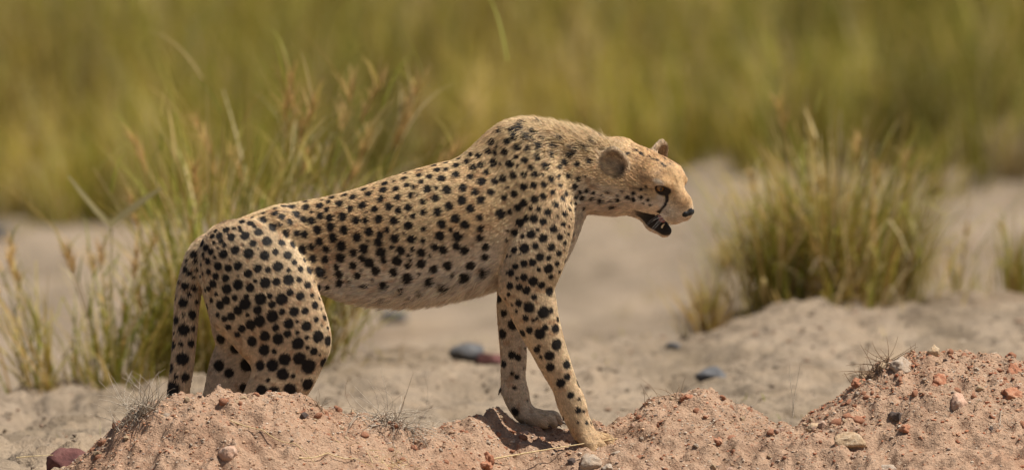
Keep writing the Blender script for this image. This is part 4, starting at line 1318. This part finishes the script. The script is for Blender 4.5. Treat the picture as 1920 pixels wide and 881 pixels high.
def coat(Pts, Nrm):
    """albedo (linear) of the coat, and fur length (sketch units), lift"""
    n = len(Pts)
    x, l, z = Pts.T
    gd = {g: group_far(g, Pts) for g, _ in ORDER}
    gn = list(gd)
    W = np.stack([np.exp(-np.clip(gd[g] - np.minimum.reduce([gd[k] for k in gn]), 0, 60) / 6.0) for g in gn], 1)
    W /= W.sum(1)[:, None]
    w = {g: W[:, i] for i, g in enumerate(gn)}
    hl = (Pts - HEAD_O) @ HR.T                      # head frame
    big = fbm(x * 0.012, l * 0.012, z * 0.012, 3)
    fine = fbm(x * 0.12, l * 0.12, z * 0.12, 2)
    tan = np.array([0.58, 0.385, 0.20]); gold = np.array([0.65, 0.465, 0.255]); cream = np.array([0.63, 0.505, 0.36]); rust = np.array([0.56, 0.33, 0.155])
    white = np.array([0.71, 0.61, 0.48])
    up = np.clip(Nrm[:, 2], -1, 1)
    c = tan + (gold - tan) * smooth01((big - 0.3) / 0.4)[:, None]
    def lay(col, m):
        nonlocal c
        c = c * (1 - m[:, None]) + np.asarray(col) * m[:, None]
    belly = np.maximum(smooth01((-up + 0.10) / 0.6), smooth01((np.interp(x, [-340, -220, -100, -20], [345, 345, 370, 395]) - z) / 50)) * w['torso']
    lay(white, belly * 0.92)
    legs = w['foreleg_near'] + w['foreleg_far'] + w['hindleg_near'] + w['hindleg_far']
    lay(cream, 0.35 * legs)
    inner = smooth01((np.sign(np.where(np.abs(l) < 4, 0, l)) * -Nrm[:, 1] - 0.15) / 0.5) * legs * (np.abs(l) > 12)
    lay((0.66, 0.54, 0.40), inner * 0.7)
    paw = smooth01((115 - z) / 35) * (w['foreleg_near'] + w['foreleg_far'])
    lay((0.46, 0.30, 0.155), paw * 0.8)
    lay(cream, 0.45 * w['tail'])
    # head
    hd = np.clip(w['head'] + w['ear_near'] + w['ear_far'], 0, 1)
    hd = hd * smooth01((hl[:, 0] + 62) / 30)
    lay(rust, hd * (0.35 + 0.3 * smooth01((hl[:, 2] - 8) / 20)))
    face_m = fbm(x * 0.055 + 8, l * 0.055, z * 0.055, 3)
    lay((0.40, 0.24, 0.12), hd * smooth01((face_m - 0.45) / 0.25) * 0.45)
    lay((0.30, 0.17, 0.09), hd * soft(np.abs(np.abs(hl[:, 1]) - 5) - 1.5, 4) * smooth01((hl[:, 0] - 26) / 12) * smooth01((hl[:, 2] - 14) / 10) * 0.5)
    lay((0.62, 0.42, 0.22), hd * smooth01((hl[:, 0] - 20) / 30) * smooth01((hl[:, 2] - 20) / 14) * (1 - smooth01((np.abs(hl[:, 1]) - 10) / 12)) * 0.5)
    pale = hd * smooth01((6 - hl[:, 2] + 0.15 * hl[:, 0]) / 24) * (1 - 0.6 * smooth01((hl[:, 0] - 66) / 14))
    lay((0.72, 0.61, 0.49), pale * 0.95)
    throat = smooth01((-up - 0.25) / 0.4) * smooth01((x - 110) / 40)
    lay((0.64, 0.47, 0.33), throat * 0.8)
    for s in (-1, 1):                                # pale patches above and below the eye, muzzle sides
        lay(white, hd * soft(np.linalg.norm((hl - (42, 36 * s, 38)) / (1.4, 1, 0.6), axis=1) - 8, 8) * 0.75)
        lay(white, hd * soft(np.linalg.norm((hl - (52, 30 * s, 8)) / (1.3, 1, 0.7), axis=1) - 7, 8) * 0.75)
        lay((0.66, 0.53, 0.38), hd * soft(np.linalg.norm(hl - (80, 20 * s, -18), axis=1) - 17, 12) * 0.8)
    # faint rusty freckles between the spots
    fr = fbm(x * 0.085, l * 0.085, z * 0.085, 2)
    lay((0.36, 0.18, 0.08), smooth01((fr - 0.66) / 0.06) * 0.5 * (1 - hd))
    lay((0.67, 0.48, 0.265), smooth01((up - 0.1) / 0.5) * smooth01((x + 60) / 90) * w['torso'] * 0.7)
    c = c * (0.86 + 0.28 * fine)[:, None]
    m = spot_mask(Pts, Nrm)
    lay((0.013, 0.011, 0.010), m)
    # face marks
    blk = np.zeros(n)
    for s in (-1, 1):
        blk = np.maximum(blk, soft(seg_d(Pts, TEAR[s]), 2.4))
        e = (hl - (55, 30 * s, 24.5)) / (1.5, 1.1, 0.95)
        blk = np.maximum(blk, soft(np.linalg.norm(e, axis=1) - 12.5, 3.0) * hd)
        blk = np.maximum(blk, 0.8 * soft(seg_d(Pts, [(*on_skin(38, 40 * s, 20), 1.6), (*on_skin(20, 46 * s, 10), 1.4), (*on_skin(-2, 50 * s, 0), 1.0)]), 3.0))
    # mouth: black lips and the inside of the open jaws
    jaw = np.interp(hl[:, 0], [6, 46, 75], [-50, -64, -67]); jr = np.interp(hl[:, 0], [6, 46, 75], [18, 13, 10])
    inside = smooth01((hl[:, 0] - 13) / 6) * smooth01((hl[:, 2] - jaw + 0.30 * jr) / 4) * hd
    lip = np.interp(hl[:, 0], [0, 20, 44, 62, 100], [-46, -42, -38, -34, -60])
    mouth = inside * (1 - smooth01((hl[:, 2] - lip) / 3.5))
    blk = np.maximum(blk, mouth)
    lay((0.010, 0.008, 0.008), blk * 0.97)
    # ears: dusky backs, mottled inside, ear canal's shadow painted black low down
    for g in ('ear_near', 'ear_far'):
        ec, eax = EAR[g]
        q = (hl - ec) @ eax.T
        we = np.clip(w[g] * 1.5, 0, 1) * (np.linalg.norm(q / (16, 34, 38), axis=1) < 1.05)
        rim = smooth01((np.linalg.norm(q[:, 1:] / (29, 33), axis=1) - 0.74) / 0.16)
        front = smooth01((q[:, 0] + 2) / 4)
        mott = smooth01((fbm(x * 0.16, l * 0.16, z * 0.16, 3) - 0.38) / 0.2)
        lay((0.56, 0.42, 0.27), we * 0.9)
        lay((0.24, 0.165, 0.105), we * (1 - rim) * (0.25 + 0.6 * mott))
        lay((0.012, 0.010, 0.009), we * (1 - rim) * smooth01((-q[:, 2] + 2) / 14) * 0.92 * smooth01((8 - q[:, 1] * np.sign(ec[1])) / 16))
    # tail tip
    lay((0.02, 0.016, 0.014), w['tail'] * smooth01((152 - z) / 12) * smooth01((z - 60) / 20))
    # fur length and lift
    L = np.full(n, 8.0)
    def setl(v, m):
        nonlocal L
        L = L * (1 - m) + v * m
    setl(5.0, legs)
    setl(24.0, smooth01((-up - 0.35) / 0.4) * w['torso'] * smooth01((x + 340) / 60))
    mane = smooth01((up - 0.15) / 0.45) * smooth01((x + 90) / 90) * w['torso'] * smooth01((230 - x) / 25)
    setl(12.0, mane)
    setl(25.0, mane * smooth01((x + 10) / 150))
    side = smooth01((x + 30) / 60) * w['torso'] * (1 - mane)
    setl(7.5, side * 0.7)
    setl(8.5, w['tail'])
    setl(4.6, hd)
    setl(9.0, hd * (1 - smooth01((hl[:, 0] + 4) / 24)))
    setl(3.4, hd * smooth01((hl[:, 0] - 30) / 30))
    setl(0.6, blk)
    setl(4.2, paw)
    setl(6.0, np.clip(w['ear_near'] + w['ear_far'], 0, 1))
    lift = 0.36 + 0.35 * smooth01((-up - 0.35) / 0.4) * w['torso'] + 0.12 * mane + 0.30 * mane * smooth01((x + 10) / 160)
    # fur direction
    flow = np.zeros((n, 3), np.float32)
    for g in gn:
        if g in FLOW:
            pts = np.array([q[:3] for q in FLOW[g]], np.float32)[::2]
            near = np.nonzero(w[g] > 0.01)[0]
            Pn = Pts[near]
            best = np.full(len(Pn), 1e9, np.float32); dn = np.zeros((len(Pn), 3), np.float32)
            for a, b in zip(pts[:-1], pts[1:]):
                u = b - a
                t = np.clip(((Pn - a) @ u) / float(u @ u), 0, 1)
                d = np.linalg.norm(Pn - a - t[:, None] * u, axis=1)
                mm = d < best
                best[mm] = d[mm]; dn[mm] = u / np.linalg.norm(u)
            dirv = np.zeros((n, 3), np.float32); dirv[near] = dn
            if g == 'torso':
                dirv = dirv + np.array([0, 0, -0.42]) * (1 - np.abs(up))[:, None]
            flow += w[g][:, None] * dirv
        else:
            if g == 'head':
                dirv = -HR[0] - 0.35 * HR[2] * (hl[:, 2:3] < 0) + 0.25 * HR[1] * np.sign(hl[:, 1:2])
            else:
                dirv = HR[2] * 0.8 - HR[0] * 0.6 + 0 * hl[:, :1]
            flow += w[g][:, None] * dirv
    flow -= Nrm * (flow * Nrm).sum(1)[:, None]
    flow /= np.linalg.norm(flow, axis=1)[:, None] + 1e-6
    return np.clip(c, 0.004, 0.9).astype(np.float32), L.astype(np.float32), lift.astype(np.float32), flow, mane.astype(np.float32)


_t0 = _time.time()
vc, vL, vlift, vflow, vmane = coat(BV, BN)
print("coat %.1fs" % (_time.time() - _t0))
ca = me_body.color_attributes.new("Col", 'FLOAT_COLOR', 'POINT')
c4 = np.ones((len(BV), 4), np.float32); c4[:, :3] = vc
ca.data.foreach_set("color", c4.ravel())

nt = NT("cheetah_skin")
at = nt.n("ShaderNodeAttribute", attribute_name="Col")
geo = nt.n("ShaderNodeTexCoord")
ns = nt.noise(420, 3, 0.6, geo.outputs["Object"])
skin = nt.done(nt.mix(0.25, at.outputs[0], nt.ramp(ns, [(0.3, (0.2, 0.2, 0.2)), (0.7, (0.9, 0.9, 0.9))]), 'MULTIPLY'), 0.75, nt.bump(ns, 0.35, 0.003), 0.2)
me_body.materials.append(skin)
cheetah = link("cheetah", me_body)
tag(cheetah, "spotted cheetah walking right on the dirt mound, head lowered and mouth open", "cheetah")

# fur strands
tri = np.concatenate([BF[:, [0, 1, 2]], BF[:, [0, 2, 3]]])
ar = np.linalg.norm(np.cross(BV[tri[:, 1]] - BV[tri[:, 0]], BV[tri[:, 2]] - BV[tri[:, 0]]), axis=1)
dens = 1.0 / np.clip(vL[tri].mean(1), 2.2, 9.0)
dens = np.where(vL[tri].mean(1) < 1.0, 0, dens) * np.where(BN[tri[:, 0], 1] > 0.45, 0.6, 1.0)
NF = 460000
pick = np.random.default_rng(5).choice(len(tri), NF, p=(ar * dens) / (ar * dens).sum())
r1, r2 = RNG.random(NF), RNG.random(NF)
fl = r1 + r2 > 1
r1[fl], r2[fl] = 1 - r1[fl], 1 - r2[fl]
bw = np.stack([1 - r1 - r2, r1, r2], 1).astype(np.float32)
def lerp(A):
    return (A[tri[pick]] * (bw[:, :, None] if A.ndim == 2 else bw)).sum(1)
rp, rn, rc, rl, rf, rlift = lerp(BV), lerp(BN), lerp(vc), lerp(vL), lerp(vflow), lerp(vlift)
rn /= np.linalg.norm(rn, axis=1)[:, None] + 1e-9
rf += RNG.normal(0, 0.16, rf.shape)
# locks: neighbouring strands lean together
lk = np.stack([fbm(rp[:, 0] * 0.11 + 7 * k, rp[:, 1] * 0.11, rp[:, 2] * 0.11 + 3 * k, 2) - 0.5 for k in range(3)], 1)
rf += lk * np.clip((rl - 6) / 7, 0.15, 1.6)[:, None] * 1.3
rf -= rn * (rf * rn).sum(1)[:, None]
rf /= np.linalg.norm(rf, axis=1)[:, None] + 1e-6
ln = rl * RNG.uniform(0.6, 1.2, NF)
dark = lerp(vc).max(1) < 0.16
ln[dark] *= np.where(rl[dark] > 10, np.where(rp[dark, 0] > 20, 1.0, 0.7), 0.9)
rlift = rlift * RNG.uniform(0.55, 1.6, NF)
NP_ = 4
pts = np.empty((NF, NP_, 3), np.float32)
for k in range(NP_):
    t = k / (NP_ - 1)
    pts[:, k] = rp + (rn * (rlift * (t - 0.42 * t * t))[:, None] + rf * (0.95 * t)) * ln[:, None] - rn * 0.4
hc = bpy.data.hair_curves.new("fur")
hc.add_curves([NP_] * NF)
hc.attributes["position"].data.foreach_set("vector", (pts / PXM).ravel())
ra = hc.attributes.get("radius") or hc.attributes.new("radius", 'FLOAT', 'POINT')
wid = np.where(ln > 11, 0.36, np.clip(0.20 + 0.03 * ln, 0.2, 0.46)) / PXM
ra.data.foreach_set("value", (wid[:, None] * np.array([1.0, 0.9, 0.65, 0.12])[None]).astype(np.float32).ravel())
fc = hc.attributes.new("Col", 'FLOAT_COLOR', 'CURVE')
rm_ = lerp(vmane)
pale = RNG.random(NF) < 0.18 * rm_
rc[pale] = np.array([0.66, 0.475, 0.25]) * RNG.uniform(0.8, 1.1, (pale.sum(), 1))
lkn = fbm(rp[:, 0] * 0.16 + 40, rp[:, 1] * 0.16, rp[:, 2] * 0.30, 3) - 0.5  # streaks by lock: fur sheen and clumping painted into strand brightness
hdw = smooth01((rp[:, 0] - 185) / 40)
jit = (RNG.normal(1.0, 0.17, NF) * (1 + hdw * RNG.normal(0, 0.16, NF)) * (1 + 1.1 * lkn * (1 - 0.5 * rm_)))[:, None] * (1 + RNG.normal(0, 0.03, (NF, 3)))
c4 = np.ones((NF, 4), np.float32); c4[:, :3] = np.clip(rc * jit, 0.003, 0.9)
fc.data.foreach_set("color", c4.ravel())
fn = hc.attributes.new("skin_normal", 'FLOAT_VECTOR', 'CURVE')
fn.data.foreach_set("vector", rn.astype(np.float32).ravel())
nt = NT("cheetah_fur")
at = nt.n("ShaderNodeAttribute", attribute_name="Col")
an = nt.n("ShaderNodeAttribute", attribute_name="skin_normal")
gm = nt.n("ShaderNodeNewGeometry")
mixn = nt.n("ShaderNodeMix", data_type='VECTOR')
nt.i(mixn, 0, 0.55); nt.i(mixn, 4, an.outputs["Vector"]); nt.i(mixn, 5, gm.outputs["Normal"])
nrm = nt.n("ShaderNodeVectorMath", operation='NORMALIZE'); nt.i(nrm, 0, mixn.outputs[1])
furm = nt.done(at.outputs[0], 0.45, nrm.outputs[0], 0.18)
hc.materials.append(furm)
fur = link("fur", hc, cheetah)
# ------------------------------------------------------------------ eyes, nose, teeth, whiskers, claws
def hw(f, l, u):
    """head-frame point to world metres"""
    return H(f, l, u) / PXM


def uv_sphere(c, rad, R=None, nu=24, nv=16):
    u = np.linspace(0, 2 * math.pi, nu, endpoint=False); v = np.linspace(0, math.pi, nv)
    pts = np.array([(math.cos(b), math.sin(b) * math.cos(a), math.sin(b) * math.sin(a)) for b in v for a in u])
    pts = pts * np.asarray(rad)
    if R is not None:
        pts = pts @ np.asarray(R)
    F = [[i * nu + j, i * nu + (j + 1) % nu, (i + 1) * nu + (j + 1) % nu, (i + 1) * nu + j] for i in range(nv - 1) for j in range(nu)]
    return pts + np.asarray(c), np.array(F)


nt = NT("eye_amber")
tc = nt.n("ShaderNodeAttribute", attribute_name="Col")
M_eye = nt.done(tc.outputs[0], 0.06, None, 0.6)
nt = NT("nose_leather")
tc = nt.n("ShaderNodeTexCoord"); ns = nt.noise(700, 3, 0.6, tc.outputs["Object"])
M_nose = nt.done(C4(0.010, 0.009, 0.009), 0.42, nt.bump(ns, 0.5, 0.001), 0.3)
nt = NT("tooth"); tc = nt.n("ShaderNodeTexCoord"); ns = nt.noise(300, 3, 0.5, tc.outputs["Object"])
M_tooth = nt.done(nt.ramp(ns, [(0.3, (0.62, 0.50, 0.33)), (0.7, (0.72, 0.62, 0.46))]), 0.35, None, 0.5)
nt = NT("tongue"); tc = nt.n("ShaderNodeTexCoord"); ns = nt.noise(500, 3, 0.5, tc.outputs["Object"])
M_tongue = nt.done(nt.ramp(ns, [(0.3, (0.30, 0.10, 0.09)), (0.7, (0.45, 0.20, 0.17))]), 0.4, nt.bump(ns, 0.3, 0.002), 0.4)
nt = NT("claw_horn"); tc = nt.n("ShaderNodeTexCoord"); ns = nt.noise(300, 3, 0.5, tc.outputs["Object"])
M_claw = nt.done(nt.ramp(ns, [(0.3, (0.03, 0.022, 0.018)), (0.7, (0.10, 0.07, 0.05))]), 0.4, None, 0.4)
nt = NT("whisker"); tc = nt.n("ShaderNodeTexCoord"); ns = nt.noise(100, 2, 0.5, tc.outputs["Object"])
M_whisk = nt.done(nt.ramp(ns, [(0.3, (0.70, 0.68, 0.64)), (0.7, (0.8, 0.78, 0.74))]), 0.4, None, 0.4)

for s in (-1, 1):
    look = np.array([0.78, 0.62 * s, -0.06]); look /= np.linalg.norm(look)
    upv = np.array([0, 0, 1.0]); side = np.cross(upv, look)
    R = np.stack([look, side, upv]) @ HR
    V, F = uv_sphere(EYE_C[s] / PXM, np.array([8.4, 8.4, 8.4]) / PXM, R, 32, 24)
    d = ((V - EYE_C[s] / PXM) @ R.T) * PXM / 8.4
    rr = np.sqrt(d[:, 1] ** 2 + d[:, 2] ** 2)
    col = np.tile([[0.20, 0.09, 0.02]], (len(V), 1))
    col[rr > 0.86] = (0.03, 0.02, 0.015)
    col[rr < 0.36] = (0.004, 0.004, 0.004)
    link("eye", mesh_np("eye", V, F, True, M_eye, col), cheetah)

# nose leather: a wedge with two nostril wings
def blob(parts, name, mat, res=0.9, k=2.0):
    """union of head-frame ellipsoids as one mesh"""
    lo = np.min([np.array(c) - np.max(r) for c, r in parts], 0) - 2
    hi = np.max([np.array(c) + np.max(r) for c, r in parts], 0) + 2
    ns_ = np.ceil((hi - lo) / res).astype(int) + 1
    Gd = np.stack(np.meshgrid(*[lo[i] + np.arange(ns_[i]) * res for i in range(3)], indexing='ij'), -1).reshape(-1, 3)
    D = None
    for c, r in parts:
        q = (Gd - np.array(c)) / np.array(r)
        k0 = np.linalg.norm(q, axis=1) + 1e-6
        k1 = np.linalg.norm(q / np.array(r), axis=1) + 1e-9
        d = k0 * (k0 - 1) / k1
        D = d if D is None else smin(D, d, k)
    V, F = nets(D.reshape(ns_), lo, res)
    return link(name, mesh_np(name, (HEAD_O + V @ HR) / PXM, F, True, mat), cheetah)


def nets(S, lo, h):
    n = S.shape
    ins = S < 0
    off = np.array([[a, b, c] for a in (0, 1) for b in (0, 1) for c in (0, 1)])
    cnt = sum(ins[a:n[0] - 1 + a, b:n[1] - 1 + b, c:n[2] - 1 + c].astype(int) for a, b, c in off)
    act = (cnt > 0) & (cnt < 8)
    idx = np.argwhere(act)
    vid = np.full(act.shape, -1); vid[act] = np.arange(len(idx))
    val = np.stack([S[idx[:, 0] + q[0], idx[:, 1] + q[1], idx[:, 2] + q[2]] for q in off], 1)
    acc = np.zeros((len(idx), 3)); num = np.zeros(len(idx))
    for p in range(8):
        for q in range(p + 1, 8):
            if np.abs(off[p] - off[q]).sum() == 1:
                m = (val[:, p] < 0) != (val[:, q] < 0)
                t = val[m, p] / (val[m, p] - val[m, q])
                acc[m] += off[p] + t[:, None] * (off[q] - off[p]); num[m] += 1
    V = lo + (idx + acc / num[:, None]) * h
    Fs = []
    for ax in range(3):
        o1, o2 = (ax + 1) % 3, (ax + 2) % 3
        A = np.take(ins, range(n[ax] - 1), ax); B = np.take(ins, range(1, n[ax]), ax)
        e = np.argwhere(A != B)
        fl_ = A[e[:, 0], e[:, 1], e[:, 2]]
        def cell(a, b):
            c = e.copy(); c[:, o1] -= a; c[:, o2] -= b
            return vid[c[:, 0], c[:, 1], c[:, 2]]
        Q = np.stack([cell(1, 1), cell(0, 1), cell(0, 0), cell(1, 0)], 1)
        Q[~fl_] = Q[~fl_][:, ::-1]
        Fs.append(Q)
    return V, np.concatenate(Fs)


blob([((104, 0, 0), (8.5, 10, 7.5)), ((103, 8, -2), (8, 7.5, 7)), ((103, -8, -2), (8, 7.5, 7)), ((102, 0, -10), (6, 5, 8)), ((98, 0, 6), (10, 11, 5)),
      ((95, 13, -4), (11, 5, 6)), ((95, -13, -4), (11, 5, 6)), ((99, 8, -9), (7, 6, 6)), ((99, -8, -9), (7, 6, 6))], "nose", M_nose)
blob([((30, 0, -44), (26, 11, 5)), ((52, 0, -50), (12, 9, 4))], "tongue", M_tongue)


def cone(a, b, r, name, mat, flat=1.0, bend=0.0):
    a, b = np.array(a, float), np.array(b, float)
    t = np.linspace(0, 1, 7)
    pts = a + (b - a) * t[:, None]
    pts[:, 0] -= bend * np.sin(t * math.pi)
    w = np.array([(H(*q)) / PXM for q in pts])
    V, F = tube(w, r / PXM, r * 0.18 / PXM, 8)
    return link(name, mesh_np(name, V, F, True, mat), cheetah)


for s in (-1, 1):
    cone((88, 11 * s, -26), (84, 12 * s, -41), 3.2, "tooth", M_tooth, bend=-1.5)      # upper canine
    cone((68, 9 * s, -60), (71, 10 * s, -47), 3.0, "tooth", M_tooth, bend=1.5)        # lower canine
    cone((52, 19 * s, -32), (50, 18 * s, -39), 3.6, "tooth", M_tooth)                 # upper cheek teeth
    cone((42, 21 * s, -34), (41, 20 * s, -41), 4.0, "tooth", M_tooth)
    for k in range(6):
        u0 = -13 - 3.4 * (k % 3)
        p0 = np.array((84 - 6 * (k // 3) - (k % 3) * 1.5, 24 * s, u0))
        q = bvh.find_nearest(Vector(H(*p0).tolist()))[0]
        r_ = np.random.default_rng(60 + k)
        L = r_.uniform(24, 46)
        d = np.array([-0.55 + 0.15 * (k % 3), 0.72 * s, -0.38 - 0.14 * (k % 3)]) @ HR
        t = np.linspace(0, 1, 8)[:, None]
        pts = (np.array(q) + d * L * t + np.array([0, 0, -8.0]) * t * t * (0.5 + r_.random())) / PXM
        V, F = tube(pts, 0.00026, 0.00008, 4)
        link("whisker", mesh_np("whisker", V, F, True, M_whisk), cheetah)
    for k in range(3):
        q = bvh.find_nearest(Vector(H(40 + 3 * k, 30 * s, 42).tolist()))[0]
        d = np.array([0.55, 0.35 * s, 0.6 - 0.2 * k]) @ HR
        t = np.linspace(0, 1, 6)[:, None]
        V, F = tube((np.array(q) + d * 13 * t) / PXM, 0.00022, 0.00006, 4)
        link("brow_whisker", mesh_np("brow_whisker", V, F, True, M_claw), cheetah)


def claw(a, b, r, bend=(0, 0)):
    t = np.linspace(0, 1, 7)
    pts = np.array([np.array(M(*a)) + (np.array(M(*b)) - np.array(M(*a))) * q + np.array([bend[0], 0, bend[1]]) * math.sin(q * math.pi) for q in t])
    V, F = tube(pts / PXM, r / PXM, r * 0.2 / PXM, 8)
    link("claw", mesh_np("claw", V, F, True, M_claw), cheetah)


claw((944, 729, 62), (935, 744, 60), 4.2, (-2, 1))            # dew claws
claw((1061, 768, -74), (1056, 785, -76), 4.0, (-2, 1))
for x, y, l, dx in ((1116, 843, -106, 0), (1137, 845, -95, 0), (1153, 841, -74, 0), (1154, 836, -54, 0)):
    claw((x - 3, y, l), (x + 7, y + 6, l), 2.6, (1, 2))
for x, y, l, dx in ((1028, 801, 31, 0), (1046, 800, 45, 0), (1055, 797, 65, 0), (1052, 796, 84, 0)):
    claw((x - 3, y, l), (x + 7, y + 4, l), 2.4, (1, 2))
for x0, lat in ((480, -60), (402, 60)):
    for d in (-19, -6, 7, 20):
        claw((x0 + 56 - abs(d) * 0.5, 886, lat + d * 1.1), (x0 + 66 - abs(d) * 0.5, 890, lat + d * 1.1), 2.5, (1, 1))
